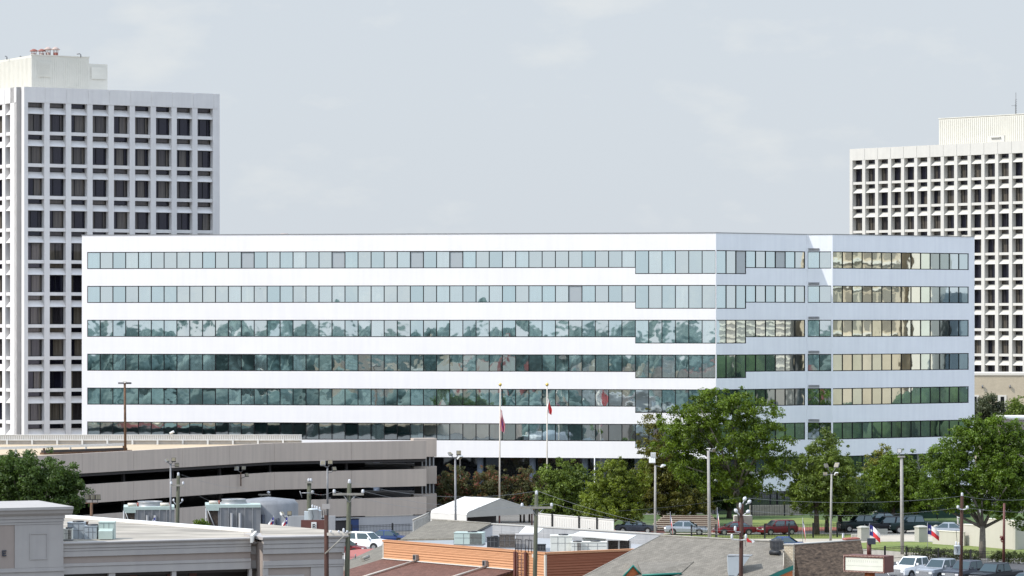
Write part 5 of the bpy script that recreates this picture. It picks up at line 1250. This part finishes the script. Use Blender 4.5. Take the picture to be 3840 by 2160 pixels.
m = MB(); m.box(W, q.x-.62, q.x+.62, -q.y-.05, -q.y+.06, q.z-.08, q.z+.06); m.tube([q+Vector((-.2, 0, -.05)), q+Vector((-.6, .1, -.5))], .03, 5); m.tube([q, q+Vector((0, .5, 0))], .05, 5); m.build('crossarm', 'grey_wood', t)
m = MB(); m.lathe(q+Vector((.4, 0, .06)), [(.04, 0), (.16, .12), (.17, .2), (0, .32)], 8); m.build('insulator', 'insulator', t)
t, b, tp = pole_thing('floodlight_pole', 'low floodlight pole behind the strip roof ridge', 'floodlight', z8(270, 0)[0], z8(0, 620)[1], 262, z8(270, 0)[0], .07, .06, 'galv_dark', group=LG_)
flood(t, tp, -.25, 0, .35, 'lamp_white', .28, -.9, yaw=.9); flood(t, tp, .3, 0, .35, s=.34, tilt=-.4)
# wooden poles
def insul(m, c, r=.09, h=.22): m.lathe(c, [(r*.35, 0), (r, h*.2), (r*.7, h*.35), (r, h*.55), (r*.7, h*.7), (r*.8, h*.85), (0, h)], 8)
def utility(label, xt, yt, D, xb, r0=.15, r1=.12, mt='green_wood', arm=None, ins=(), top_ins=False, brace=True, group='wooden utility poles', zb=0.0):
    t, b, tp = pole_thing('utility_pole', label, 'utility pole', xt, yt, D, xb, r0, r1, mt, group=group)
    if arm:
        xa, xb2, ya = arm; a = P(xa, ya, D-.2); c = P(xb2, ya, D-.2)
        m = MB(); m.box(W, a.x, c.x, -a.y-.06, -a.y+.06, a.z-.07, a.z+.07); m.build('crossarm', 'grey_wood', t)
        if brace:
            px = tp.x; m = MB()
            for s in (a.x*.35+px*.65-.0, c.x*.45+px*.55): m.tube([(s, a.y, a.z-.06), (px, a.y, a.z-.55)], .025, 5)
            m.build('brace', 'galv', t)
        for x in ins:
            q = P(x, ya, D-.2); m = MB(); insul(m, q+Vector((0, 0, .07)), .11, .25); m.build('insulator', 'insulator', t)
    if top_ins:
        m = MB(); insul(m, tp+Vector((0, 0, -.02)), .11, .3); m.build('top_insulator', 'insulator', t)
    return t, b, tp
U1, b, tp = utility('greenish wooden pole with side insulators behind the strip roof', z1(1566, 0)[0], z1(0, 525)[1], 278, z1(1548, 0)[0], .18, .14, arm=(*[z1(x, 0)[0] for x in (1500, 1615)], z1(0, 610)[1]), ins=[z1(x, 0)[0] for x in (1503, 1608)], top_ins=True, brace=False)
m = MB()
for s in (1525, 1600): q = P(*z1(s, 750), 278); insul(m, q, .1, .22); m.tube([q, P(*z1(1555, 790), 278)], .03, 5)
m.build('side_insulators', 'insulator', U1)
U2, b, tp = utility('wooden pole carrying the large pale transformer bank', z8(608, 0)[0], z8(0, 120)[1], 276, z8(590, 0)[0], .19, .17, arm=(*[z8(x, 0)[0] for x in (550, 660)], z8(0, 110)[1]), ins=[z8(x, 0)[0] for x in (600, 632)], top_ins=True, brace=False)
q = P(*z8(655, 240), 275.6); m = MB(); m.tube([P(*z8(500, 262), 275.6), P(*z8(650, 262), 275.6)], .04, 5); insul(m, q+Vector((0, 0, -.2)), .14, .3); m.tube([P(*z8(475, 235), 276), P(*z8(505, 330), 276)], .03, 5); m.build('side_arm', 'galv', U2)
def transformer(t, x, yt, yb, D, r, lab=None):
    a = P(x, yt, D); b_ = P(x, yb, D); h = a.z-b_.z
    m = MB(); m.lathe(b_, [(r*.8, 0), (r, .06), (r, h*.9), (r*1.06, h*.91), (r*1.06, h*.95), (r*.5, h)], 16); tr = m.build('transformer', 'transformer_paint', t)
    m = MB(); insul(m, a+Vector((-.08, 0, 0)), .08, .3); insul(m, a+Vector((.12, 0, -.03)), .07, .26); m.build('bushing', 'insulator', tr)
    m = MB(); m.tube([a+Vector((-.1, -r, -.15)), a+Vector((.02, -r*1.05, -h*.5)), a+Vector((-.05, -r*1.05, -h*.8))], .015, 4); m.build('cable', 'iron', tr)
transformer(U2, z8(668, 0)[0], z8(0, 480)[1], z8(0, 700)[1], 274.8, .42)
transformer(U2, z8(735, 0)[0], z8(0, 500)[1], z8(0, 690)[1], 275.3, .26)
m = MB(); a = P(*z8(537, 665), 274.9); c = P(*z8(600, 525), 274.9); m.box(W, a.x, c.x, -275.3, -274.8, a.z, c.z); m.build('control_box', 'transformer_paint', U2)
m = MB()
for x in (770, 805, 840): m.tube([P(*z8(x-10, 510), 275.5), P(*z8(x, 660), 275.5)], .03, 5)
m.tube([P(*z8(735, 625), 275.5), P(*z8(850, 625), 275.5)], .05, 5); m.build('hanger_rods', 'iron', U2)
t, b, tp = pole_thing('utility_pole', 'dark brown pole with a steel mast, sign plate and slanted crossarm brace', 'utility pole', z8(852, 0)[0], z8(0, 580)[1], 214, z8(862, 0)[0], .165, .14, 'brown_wood', group='wooden utility poles')
mt_ = P(*z8(868, -105), 214); m = MB(); m.tube([P(*z8(870, 600), 214), mt_], [.07, .055], 8); m.build('steel_mast', 'galv_dark', t)
flood(t, mt_, -.28, 0, .25, 'galv', .32, -.6); flood(t, mt_, .18, 0, .30, s=.30, tilt=-.5); flood(t, mt_+Vector((0, 0, -.35)), .42, 0, .25, s=.26, tilt=-.4, yaw=.5)
a = P(*z8(792, 490), 213.8); c = P(*z8(905, 418), 213.8); m = MB(); m.box(W, a.x, c.x, -213.82, -213.78, a.z, c.z); m.build('sign_plate', 'stucco_trim', t)
a = P(*z8(862, 870), 213.7); c = P(*z8(1165, 832), 213.7); m = MB(); m.box(W, a.x, c.x, -213.8, -213.6, a.z, c.z); m.tube([P(*z8(1150, 838), 213.7), P(*z8(1215, 828), 213.7)], .07, 6); m.build('crossarm', 'stone_pole' if 'stone_pole' in MATS else 'pipe_cream', t)
m = MB(); m.tube([P(*z8(1105, 880), 213.6), P(*z8(835, 1132), 213.6)], .05, 6); m.build('brace', 'grey_wood', t)
for x in (915, 1030, 1100, 1150):
    m = MB(); insul(m, P(*z8(x, 828), 213.6), .085, .14 if x != 1100 else .28); m.build('insulator', 'insulator', t)
U4, b, tp = utility('leaning green wooden pole with a weathered crossarm in front of the garage', z8(1183, 0)[0], z8(0, 125)[1], 224, z8(1120, 0)[0], .19, .14, arm=(*[z8(x, 0)[0] for x in (945, 1390)], z8(0, 280)[1]), ins=[z8(x, 0)[0] for x in (965, 1375)], top_ins=True)
U5, b, tp = utility('green wooden pole with crossarm in front of the white shelter', z3(262, 0)[0], z3(0, 690)[1], 232, z3(236, 0)[0], .17, .13, arm=(*[z3(x, 0)[0] for x in (122, 402)], z3(0, 805)[1]), ins=[z3(x, 0)[0] for x in (135, 395)], top_ins=True)
U6, b, tp = utility('dark utility pole with four large white insulators over the grey shingle roof', z5(408, 0)[0], z5(0, 125)[1], 229, z5(385, 0)[0], .155, .13, 'brown_wood')
for (x, y, x2, y2) in ((320, 220, 375, 290), (505, 235, 425, 295), (455, 40, 425, 115), (525, 85, 470, 130)):
    m = MB(); m.tube([P(*z5(x, y), 228.8), P(*z5(x2, y2), 228.8)], .035, 6); p_ = P(*z5(x, y), 228.8); q_ = P(*z5(x2, y2), 228.8); dd = (p_-q_).normalized()
    m.tube([p_-dd*.16, p_-dd*.08, p_+dd*.05, p_+dd*.14], [.05, .12, .12, .03], 8); m.build('insulator', 'insulator', U6)
for (x, y) in ((310, 500), (260, 620), (470, 620), (385, 150)):
    m = MB(); insul(m, P(*z5(x, y+30), 228.7), .1, .35); m.tube([P(*z5(x, y+40), 228.7), P(*z5(390, y+45), 228.8)], .03, 5); m.build('insulator', 'insulator', U6)
U7, b, tp = utility('brown utility pole with a single white transformer above the pickups', z6(1468, 0)[0], z6(0, -190)[1], 266, z6(1440, 0)[0], .155, .125, 'brown_wood', top_ins=True)
for x, y in ((1395, 5), (1560, 10)):
    m = MB(); q = P(*z6(x, y+30), 265.7); insul(m, q, .13, .26); m.tube([q, P(*z6(1470, y+45), 265.8)], .04, 5); m.build('insulator', 'insulator', U7)
transformer(U7, z6(1378, 0)[0], z6(0, 690)[1], z6(0, 858)[1], 265.4, .245)
m = MB(); m.tube([P(*z6(1378, 610), 265.4), P(*z6(1362, 420), 265.4)], .02, 4); m.build('lead_wire', 'iron', U7)
t, b, tp = pole_thing('utility_pole', 'thin rusty pole with a small red vine patch near the right edge', 'utility pole', z6(2222, 0)[0], z6(0, -60)[1], 306, z6(2212, 0)[0], .13, .10, 'sign_side')
m = MB()
for k in range(30): q = P(*z6(2170+random.uniform(-35, 35), 570+random.uniform(-40, 60)), 305.7); leaf_cloud(m, q, .12, 4, .08)
m.build('red_vine', 'car_red', t)
# tall steel and concrete light poles
t, b, tp = pole_thing('floodlight_pole', 'slim steel floodlight pole standing behind the white shelter roof', 'floodlight', z2(1890, 0)[0], z2(0, 375)[1], 300, z2(1896, 0)[0], .115, .085, 'galv_dark', group=LG_)
flood(t, tp, -.42, 0, .42, 'galv', .36, -.9, yaw=.9); flood(t, tp, .3, 0, .5, s=.40, tilt=-.5); flood(t, tp, .42, 0, .1, 'lamp_white', .42, .9, yaw=.8)
t, b, tp = pole_thing('floodlight_pole', 'grey floodlight pole with two big white heads before the cypress trees', 'floodlight', z3(1305, 0)[0], z3(0, 435)[1], 338, z3(1303, 0)[0], .13, .10, 'concrete_pole', group=LG_)
flood(t, tp, -.3, 0, .55, 'lamp_white', .62, -.3, lens='lamp_white'); flood(t, tp, .75, 0, -.05, 'lamp_white', .40, 1.1, yaw=.9, lens='lamp_white'); flood(t, tp, -.2, 0, 1.0, 'lamp_white', .5, .2, lens='lamp_white')
t, b, tp = pole_thing('floodlight_pole', 'thick pale concrete pole in front of the biggest tree', 'floodlight', z3(1771, 0)[0], z3(0, 305)[1], 333, z3(1781, 0)[0], .17, .13, 'concrete_pole', group=LG_)
flood(t, tp, .5, 0, .05, 'galv_dark', .34, .4, yaw=.6)
t, b, tp = pole_thing('floodlight_pole', 'grey steel floodlight pole right of the red car', 'floodlight', z4(672, 0)[0], z4(0, 525)[1], 334, z4(663, 0)[0], .13, .09, 'concrete_pole', group=LG_)
flood(t, tp, -.5, 0, .8, 'galv_dark', .42, -.5, yaw=.7); flood(t, tp, .5, 0, .85, 'galv_dark', .48, -.5, yaw=-.7); flood(t, tp, .45, 0, 0, 'lamp_white', .34, .7, yaw=.5); flood(t, tp, -.6, 0, .0, 'galv_dark', .4, -.9)
t, b, tp = pole_thing('floodlight_pole', 'thick pale pole with one small lamp in front of the bright green ash', 'floodlight', z4(1306, 0)[0], z4(0, 370)[1], 318, z4(1313, 0)[0], .18, .14, 'concrete_pole', group=LG_)
m = MB(); m.box(W, tp.x-.32, tp.x+.32, -tp.y-.2, -tp.y+.2, tp.z-.05, tp.z+.08); m.build('head_frame', 'concrete_pole', t)
flood(t, tp+Vector((-.2, 0, 0)), 0, 0, .55, 'lamp_black', .40, -.1, lens='lamp_white')
t, b, tp = pole_thing('bollard_post', 'short grey post at the street edge above the dark mansard', 'post', z5(1938, 0)[0], z5(0, 560)[1], 322, z5(1938, 0)[0], .11, .11, 'galv')
t, b, tp = pole_thing('bollard_post', 'pale square-topped post behind the silver car', 'post', z6(1395, 0)[0], z6(0, 200)[1], 352, z6(1395, 0)[0], .1, .1, 'concrete_pole')
m = MB(); m.box(W, tp.x-.1, tp.x+.35, -tp.y-.1, -tp.y+.15, tp.z, tp.z+.22); m.build('head', 'lamp_white', t)
t, b, tp = pole_thing('bollard_post', 'thin pale post in the shade left of the front left pillar', 'post', z4(1054, 0)[0], z4(0, 785)[1], 366, z4(1054, 0)[0], .08, .08, 'concrete_pole')
t, b, tp = pole_thing('bollard_post', 'slim white stub post in front of the round green tree', 'post', 1750+1830/3.814, 1380+1262/3.814, 366, 1750+1830/3.814, .07, .06, 'lamp_white')

# flagpoles of the white building
def draped(name, mt_list, x, y0, y1, D, t, w=.30, seed=1):
    rng = random.Random(seed); top = P(x, y0, D); bot = P(x, y1, D); n = 12
    for ci, (mt, f0, f1) in enumerate(mt_list):
        m = MB(); rows = 10; vs = []; prev = None
        for j in range(rows+1):
            z = top.z+(bot.z-top.z)*j/rows
            for i in range(7):
                s = f0+(f1-f0)*i/6; sway = math.sin(j*.7+s*3)*.05
                vs.append((top.x+.05+s*w*(.35+.65*math.sin(min(1, j/rows*1.6)*1.5))+sway, D-.06+math.sin(s*14+j*.5)*.09, z-s*.25))
        m.add(vs, [(j*7+i, j*7+i+1, (j+1)*7+i+1, (j+1)*7+i) for j in range(rows) for i in range(6)], True)
        m.build('flag_stripe' if name == 'flag' else name, mt, t)
FPG = 'flagpoles in front of the white building'
zz = zc(1750, 1380, 3.814)
t, b, tp = pole_thing('flagpole', 'left flagpole with a limp striped red, white and blue flag', 'flagpole', zz(480, 0)[0], zz(0, 262)[1], 364, zz(467, 0)[0], .10, .055, 'pipe_cream', group=FPG)
m = MB(); m.lathe(tp, [(0, -.02), (.13, .06), (.18, .2), (.13, .32), (0, .38)], 12); m.build('finial_ball', 'gold', t)
fl = [('flag_red', 0, .14), ('flag_white', .14, .28), ('flag_red', .28, .44), ('flag_blue', .44, .62), ('flag_red', .62, .76), ('flag_white', .76, .88), ('flag_red', .88, 1)]
draped('flag', fl, zz(478, 0)[0], zz(0, 590)[1], zz(0, 900)[1], 363.8, t, .42, 3)
t, b, tp = pole_thing('flagpole', 'right flagpole with a small limp red and white flag', 'flagpole', zz(1150, 0)[0], zz(0, 262)[1], 364, zz(1150, 0)[0], .10, .055, 'pipe_cream', group=FPG)
m = MB(); m.lathe(tp, [(0, -.02), (.13, .06), (.18, .2), (.13, .32), (0, .38)], 12); m.build('finial_ball', 'gold', t)
draped('flag', [('flag_white', 0, .3), ('flag_red', .3, 1)], zz(1150, 0)[0], zz(0, 430)[1], zz(0, 640)[1], 363.8, t, .42, 5)

# state flags on short poles
def star(m, c, ax, ay, r):
    pts = []
    for k in range(10):
        rr = r if k % 2 == 0 else r*.4; a_ = math.pi/2+k*math.pi/5; pts.append(tuple(c+ax*(rr*math.cos(a_))+ay*(rr*math.sin(a_))))
    cc = tuple(c); m.add([cc]+pts, [(0, 1+k, 1+(k+1) % 10) for k in range(10)])
def state_flag(label, x, ytop, D, wd, hh, droop=.8, pole_h=None, yaw=.0, zb=0.0, narrow=1.0):
    tp = P(x, ytop, D); t = thing('state_flag', label, 'flag', (tp.x, tp.y, zb), 'one-star flags on short poles')
    m = MB(); m.tube([(tp.x, tp.y, zb), tp+Vector((0, 0, .12))], .025, 6); m.build('pole', 'galv', t)
    def S(u, v):    # u along the fly 0..1, v down 0..1
        X = u*wd*narrow*math.cos(yaw); Y = u*wd*math.sin(yaw)+math.sin(u*7)*.07-.04
        Z = -u*wd*droop*(.55+.45*u)-v*hh*(1-.12*u)+math.sin(u*6)*.03
        return tp+Vector((X, Y, Z))
    def part(nm, mt, u0, u1, v0, v1):
        m = MB(); N = 8; vs = [tuple(S(u0+(u1-u0)*i/N, v0+(v1-v0)*j/4)) for j in range(5) for i in range(N+1)]
        m.add(vs, [(j*(N+1)+i, j*(N+1)+i+1, (j+1)*(N+1)+i+1, (j+1)*(N+1)+i) for j in range(4) for i in range(N)], True); return m.build(nm, mt, t)
    bl = part('blue_band', 'flag_blue', 0, .34, 0, 1); part('white_band', 'flag_white', .34, 1, 0, .5); part('red_band', 'flag_red', .34, 1, .5, 1)
    c = S(.17, .5); ax = (S(.25, .5)-S(.09, .5)).normalized(); ay = (S(.17, .3)-S(.17, .7)).normalized(); m = MB(); star(m, c+Vector((0, -.05, 0)), ax, ay, min(hh, wd)*.17); m.build('star', 'flag_white', bl)
state_flag('one-star flag flying by the front left gate pillar', *z5(2338, 430), 318, .98, 1.0, .85)
state_flag('one-star flag flying by the front right gate pillar', *z6(850, 310), 316, 1.06, .92, .7)
state_flag('limp one-star flag on the pole above the mansard, right of the red car', *z5(1328, 345), 333, .5, .75, 3.2, narrow=.55)
state_flag('limp one-star flag in front of the grey sedan', *z3(1437, 850), 334, .5, .80, 3.0, narrow=.5)
state_flag('limp one-star flag left of the dark utility pole', *z5(38, 190), 335, .5, .9, 3.2, narrow=.45)
for lab, x, y in (('small blue and white flag behind the strip roof, before the left cooling tower', 1365, 890), ('small blue and white flag behind the strip roof peak', 2405, 888), ('small blue and white flag just left of the transformer pole', 2525, 890)):
    q = z1(x, y); state_flag(lab, q[0], q[1], 258, .42, .48, 1.1, yaw=math.pi)
# pennant on the dark pole
q = P(*z5(465, 600), 229.5); t = thing('pennant', 'little red and white pennant on the ridge right of the dark utility pole', 'pennant', tuple(q+Vector((0, 0, -.6))))
m = MB(); m.tube([q+Vector((0, 0, -.7)), q], .02, 5); m.build('stick', 'galv', t)
m = MB(); m.extz([q, q+Vector((.45, 0, -.45)), q+Vector((.12, 0, -.42))], (0, .02, 0)); m.build('cloth', 'flag_red', t)
m = MB(); m.extz([q+Vector((.38, 0, -.2)), q+Vector((.62, 0, -.38)), q+Vector((.46, 0, -.5))], (0, .02, 0)); m.build('tail', 'flag_white', t)

# overhead wires
WG = 'overhead wires'
def wire(label, p0, p1, sag=.4, r=.008, mt='galv'):
    p0 = Vector(p0); p1 = Vector(p1); m = MB()
    m.tube([p0.lerp(p1, i/10)+Vector((0, 0, -sag*1.6*(i/10)*(1-i/10))) for i in range(11)], r, 4)
    tag(m.build('power_line', mt), label, 'wire', WG)
wire('wire from the top of the leaning green pole towards the shelter pole', P(*z8(1183, 112), 224), P(*z3(262, 660), 232), 1.6)
wire('wire between the left crossarm insulators of the two green poles', P(*z8(965, 230), 223.8), P(*z3(135, 790), 231.8), 1.8)
wire('wire between the right crossarm insulators of the two green poles', P(*z8(1375, 235), 223.8), P(*z3(395, 770), 231.8), 1.5)
wire('wire from the shelter pole top to the dark pole on the right', P(*z3(265, 655), 232), P(*z5(500, 620), 228.8), 1.4)
wire('wire from the shelter pole crossarm to the dark pole on the right', P(*z3(390, 765), 231.8), P(*z5(300, 520), 228.8), 1.2)
wire('short wire between the transformer pole and the leaning pole crossarm', P(*z8(640, 250), 275.5), P(*z8(965, 232), 223.8), .6)
wire('wire from the left green pole insulator to the garage wall lamp', P(*z1(1590, 515), 278), P(*z2(60, 640), 290), .5)
wire('low wire from the left green pole to the cooling tower header', P(*z1(1605, 610), 278), P(*z1(1880, 765), 295), .2)
wire('dark wire running from the dark pole leftwards before the cypress trees', P(*z5(408, 20), 229), P(*z3(960, 835), 262), .3, mt='iron')
wire('upper wire from the dark pole to the brown transformer pole', P(*z5(455, 30), 229), P(*z6(1468, -190), 266), 1.0)
wire('middle wire from the dark pole to the brown transformer pole', P(*z5(520, 225), 229), P(*z6(1395, 20), 266), 1.1)
wire('wire from the brown transformer pole out of the right edge', P(*z6(1468, -190), 266), P(3900, 1868, 285), .6)
wire('lower wire from the brown transformer pole out of the right edge', P(*z6(1560, 20), 266), P(3900, 1918, 285), .4)

# ================================================================ VEHICLES
def car_mesh(kind):
    """stations of the lower body: x, z bottom, z top, half width ; cabin: x0,x1,x2,x3 (base front, roof front, roof rear, base rear)"""
    if kind == 'pickup':
        st = [(2.85, .55, .80, .78), (2.80, .40, 1.10, .92), (2.6, .38, 1.16, .97), (1.5, .38, 1.22, .99), (1.2, .38, 1.24, 1.0), (-1.1, .38, 1.24, 1.0), (-1.15, .38, 1.22, 1.0), (-2.75, .42, 1.22, 1.0), (-2.85, .5, 1.18, .97)]
        cab = (1.35, .75, -.85, -1.08, 1.24, 1.90, .92, .74); wh = (1.85, -1.75, .40)
    elif kind == 'suv':
        st = [(2.3, .45, .72, .72), (2.25, .32, .92, .86), (2.0, .28, 1.0, .92), (1.1, .28, 1.08, .94), (-2.0, .28, 1.1, .94), (-2.25, .34, 1.08, .9), (-2.3, .5, .95, .85)]
        cab = (1.15, .45, -1.85, -2.2, 1.07, 1.68, .87, .70); wh = (1.4, -1.4, .35)
    else:
        st = [(2.3, .4, .58, .66), (2.25, .26, .72, .82), (1.9, .24, .82, .88), (1.0, .24, .92, .9), (-1.4, .24, .95, .9), (-2.1, .26, .94, .87), (-2.3, .4, .85, .78)]
        cab = (1.15, .35, -.95, -1.75, .92, 1.42, .84, .64); wh = (1.4, -1.4, .32)
    return st, cab, wh
def make_car(kind, label, paint, cat, name, grille='chrome'):
    t = thing(name, label, cat, (0, 0, 0)); t.location = (0, 0, 0)
    st, cab, wh = car_mesh(kind); m = MB()
    def ring(x, zb, zt, w): return [(x, -w*.9, zb), (x, -w, zb+.12), (x, -w, (zb+zt)*.5+.1), (x, -w*.94, zt-.05), (x, -w*.86, zt), (x, w*.86, zt), (x, w*.94, zt-.05), (x, w, (zb+zt)*.5+.1), (x, w, zb+.12), (x, w*.9, zb)]
    vs = []; n = 10
    for s in st: vs += ring(*s)
    fs = [(i*n+k, i*n+(k+1) % n, (i+1)*n+(k+1) % n, (i+1)*n+k) for i in range(len(st)-1) for k in range(n)]
    fs += [tuple(range(n)), tuple(range(len(st)*n-1, (len(st)-1)*n-1, -1))]
    m.add(vs, fs)
    x0, x1, x2, x3, zb, zt, wb, wt = cab; zb -= .02
    C = [(x0, -wb, zb), (x0, wb, zb), (x3, wb, zb), (x3, -wb, zb), (x1, -wt, zt), (x1, wt, zt), (x2, wt, zt), (x2, -wt, zt)]
    m.add(C+[((x1+.0)*.9+x2*.1, -wt*.85, zt+.05), (x1*.9+x2*.1, wt*.85, zt+.05), (x2*.9+x1*.1, wt*.85, zt+.05), (x2*.9+x1*.1, -wt*.85, zt+.05)],
          [(0,1,5,4), (1,2,6,5), (2,3,7,6), (3,0,4,7), (4,5,9,8), (5,6,10,9), (6,7,11,10), (7,4,8,11), (8,9,10,11)])
    if kind == 'pickup':
        pass
    m.build('body', paint, t, True)
    def quad(nm, a, b, c, d, inset=.12, push=.012, mt='car_glass'):
        a, b, c, d = map(Vector, (a, b, c, d)); ce = (a+b+c+d)/4; nr = (b-a).cross(d-a).normalized()
        if nr.dot(ce-Vector((0, 0, 1))) < 0: nr = -nr
        q = [p+(ce-p)*inset+nr*push for p in (a, b, c, d)]; mm = MB(); mm.extz(q, -nr*.02); return mm.build(nm, mt, t, True)
    quad('windshield', C[0], C[1], C[5], C[4], .10); quad('rear_window', C[2], C[3], C[7], C[6], .14)
    for s in (0, 1):
        a_, b_, c_, d_ = (C[0], C[3], C[7], C[4]) if s == 0 else (C[1], C[2], C[6], C[5])
        a_, b_, c_, d_ = map(Vector, (a_, b_, c_, d_)); k = .5
        m1 = a_.lerp(b_, k); m2 = d_.lerp(c_, k)
        quad('side_window', a_, m1, m2, d_, .13); quad('side_window', m1, b_, c_, m2, .13)
    hw = st[3][3]
    for wx in wh[:2]:
        for s in (-1, 1):
            r = wh[2]; ww = MB(); ww.tube([(wx, s*(hw-.20), r), (wx, s*(hw+.02), r)], r, 18, smooth=True); wo = ww.build('wheel', 'tyre', t, True)
            ww = MB(); ww.tube([(wx, s*(hw+.021), r), (wx, s*(hw+.035), r)], r*.62, 12); ww.build('rim', 'rim', wo, True)
            a_ = MB(); pts = [(wx+(r+.07)*math.cos(q), s*(hw+.012), r+.02+(r+.07)*math.sin(q)) for q in [math.pi*i/12 for i in range(13)]]
            a_.extz(pts, (0, -s*.1, 0)); a_.build('wheel_arch', 'tyre', t, True)
    fx = st[0][0]; zf = (st[0][1]+st[0][2])/2+.08; hw0 = st[1][3]
    g = MB(); g.box(Fr(0, 0, 0), fx-.08, fx+.03, -hw0*.52, hw0*.52, zf-.13, zf+.22 if kind == 'pickup' else zf+.08); g.build('grille', grille, t, True)
    for s in (-1, 1):
        g = MB(); g.box(W, fx-.12, fx+.02, s*hw0*.74-.17, s*hw0*.74+.17, zf+.02, zf+.17); g.build('headlight', 'lamp_white', t, True)
        g = MB(); g.box(W, -fx-.01, -fx+.12, s*hw0*.78-.1, s*hw0*.78+.1, zf+.05, zf+.3); g.build('tail_light', 'flag_red', t, True)
        g = MB(); g.box(W, x0-.35, x0-.2, s*(hw+.1)-.09, s*(hw+.1)+.09, zb+.08, zb+.24); g.build('mirror', paint, t, True)
    g = MB(); g.box(W, fx-.15, fx+.06, -hw0*.85, hw0*.85, st[0][1]-.05, st[0][1]+.16); g.build('bumper', grille if kind == 'pickup' else paint, t, True)
    return t
def put(t, x, D, heading, sc_, z=0.0):
    """heading: degrees, direction the nose points; 180 = left, 270 = to the viewer"""
    X, Y = XY(x, D); t.location = (X, Y, z); t.rotation_euler.z = R(heading); t.scale = (sc_,)*3
PG = 'pickups parked in the front row'
for lab, paint, x, D, kind in (('white crew-cab pickup at the left end of the front row', 'car_white', 3430, 288.5, 'pickup'), ('silver grey pickup with a big chrome grille, second in the front row', 'car_silver', 3535, 286, 'pickup'),
                         ('black pickup half hidden by the brown utility pole', 'car_grey', 3633, 284, 'pickup'), ('glossy black pickup right of the brown utility pole', 'car_black', 3735, 281, 'pickup')):
    t = make_car(kind, lab, paint, 'pickup truck', 'pickup_truck'); t['group'] = PG; put(t, x, D, 228, .94)
t = make_car('sedan', 'dark sedan cut off by the bottom right corner', 'car_grey', 'car', 'parked_car', 'galv_dark'); put(t, 3852, 275, 228, .98)
t = make_car('suv', 'white car of which only the roof edge shows at the bottom right', 'car_white', 'car', 'parked_car', 'galv_dark'); put(t, 3695, 266, 190, .95)
GC = 'cars parked along the street fence'
for lab, kind, paint, x, D, hd, s in (('bright dark-red car right of the utility pole, behind the fence', 'suv', 'car_red', 2915, 347, 205, .86), ('maroon car in tree shade behind the dark utility pole', 'sedan', 'car_red', 2755, 347, 190, .90),
        ('silver grey sedan behind the fence under the plane tree', 'sedan', 'car_silver', 2575, 347, 352, .95), ('dark grey sedan under the cypress trees', 'sedan', 'car_grey', 2385, 350, 352, .90)):
    t = make_car(kind, lab, paint, 'car', 'parked_car', 'galv_dark'); t['group'] = GC; put(t, x, D, hd, s)
for lab, kind, paint, x, D, hd, s in (('navy car roof showing behind the black rooftop condenser', 'sedan', 'car_blue', 2925, 322, 170, .95), ('white sport utility car left of the mossy roof', 'suv', 'car_white', 1372, 324, 332, .98),
        ('blue car parked right of the white car', 'sedan', 'car_blue', 1455, 333, 350, .9), ('dark red car mostly hidden by the strip building end', 'sedan', 'car_red', 1292, 318, 340, .9),
        ('black pickup in deep shade left of the gate', 'pickup', 'car_green', 3235, 352, 190, .88), ('black sport utility car in the shade between the gate pillars', 'suv', 'car_black', 3330, 350, 190, .98),
        ('dark green pickup in the shade behind the tall pale pole', 'pickup', 'car_green', 3425, 350, 190, .92), ('dark car behind the black cars under the ash tree', 'sedan', 'car_black', 3300, 362, 190, .95),
        ('silver car behind the low beige wall', 'sedan', 'car_silver', 3568, 345, 352, .92)):
    t = make_car(kind, lab, paint, 'car' if kind != 'pickup' else 'pickup truck', 'parked_car' if kind != 'pickup' else 'pickup_truck', 'galv_dark'); put(t, x, D, hd, s)
t = make_car('sedan', 'dark car visible in the open lowest deck of the garage', 'car_black', 'car', 'parked_car', 'galv_dark'); q = GFa.pt(LGa-8.5, -3.2, 0); t.location = (q[0], q[1], 3.0); t.rotation_euler.z = ga; t.scale = (.95,)*3
# blue awning frame and small sign at the garage foot
a = on_garage(z8(1180, 0)[0], z8(0, 700)[1]); t = thing('blue_container', 'dark blue container in the garage ground floor opening', 'container', (a.x, a.y, 0))
b2 = on_garage(z8(1290, 0)[0], z8(0, 700)[1]); m = MB(); fr, L = seg_frame(a[:2], b2[:2]); m.box(fr, 0, L, 0, .5, 0, 1.35); m.build('body', 'blue_paint', t)
m = MB(); m.box(fr, -.05, L+.05, -.02, .55, 1.35, 1.42); m.build('lid', 'car_black', t)
m = MB(); a = on_garage(z8(900, 0)[0], 1950); b2 = on_garage(z8(1285, 0)[0], 1950); fr, L = seg_frame(a[:2], b2[:2])
t = thing('garage_opening', 'dark drive-in opening with pale lintel in the garage ground floor', 'doorway', (a.x, a.y, 0)); m.box(fr, 0, L, -.3, -.2, 0, 1.25); m.build('opening', 'garage_dark', t)
m = MB(); m.box(fr, -.1, L+.1, -.28, -.05, 1.25, 1.42); m.build('lintel', 'garage_pale', t)
q = P(*z8(675, 742), 268); t = thing('parking_sign', 'small white panel sign with a black letter below the transformers', 'sign', (q.x, q.y, 0))
m = MB(); m.box(W, q.x-1.0, q.x+.9, -q.y-.3, -q.y-.02, 0, q.z+.5); m.build('board', 'sign_side', t)
m = MB(); m.box(W, q.x-.2, q.x+.2, -q.y, -q.y+.04, q.z-.35, q.z+.35); f = m.build('panel', 'lamp_white', t)
m = MB()
for (a_, b_, c_, d_) in ((-.10, -.04, -.2, .2), (-.04, .09, .14, .2), (-.04, .09, -.03, .03), (-.04, .09, -.2, -.14), (.07, .12, .03, .15), (.07, .12, -.15, -.03)): m.box(W, q.x+a_, q.x+b_, -q.y+.04, -q.y+.06, q.z+c_, q.z+d_)
m.build('letter', 'iron', f)
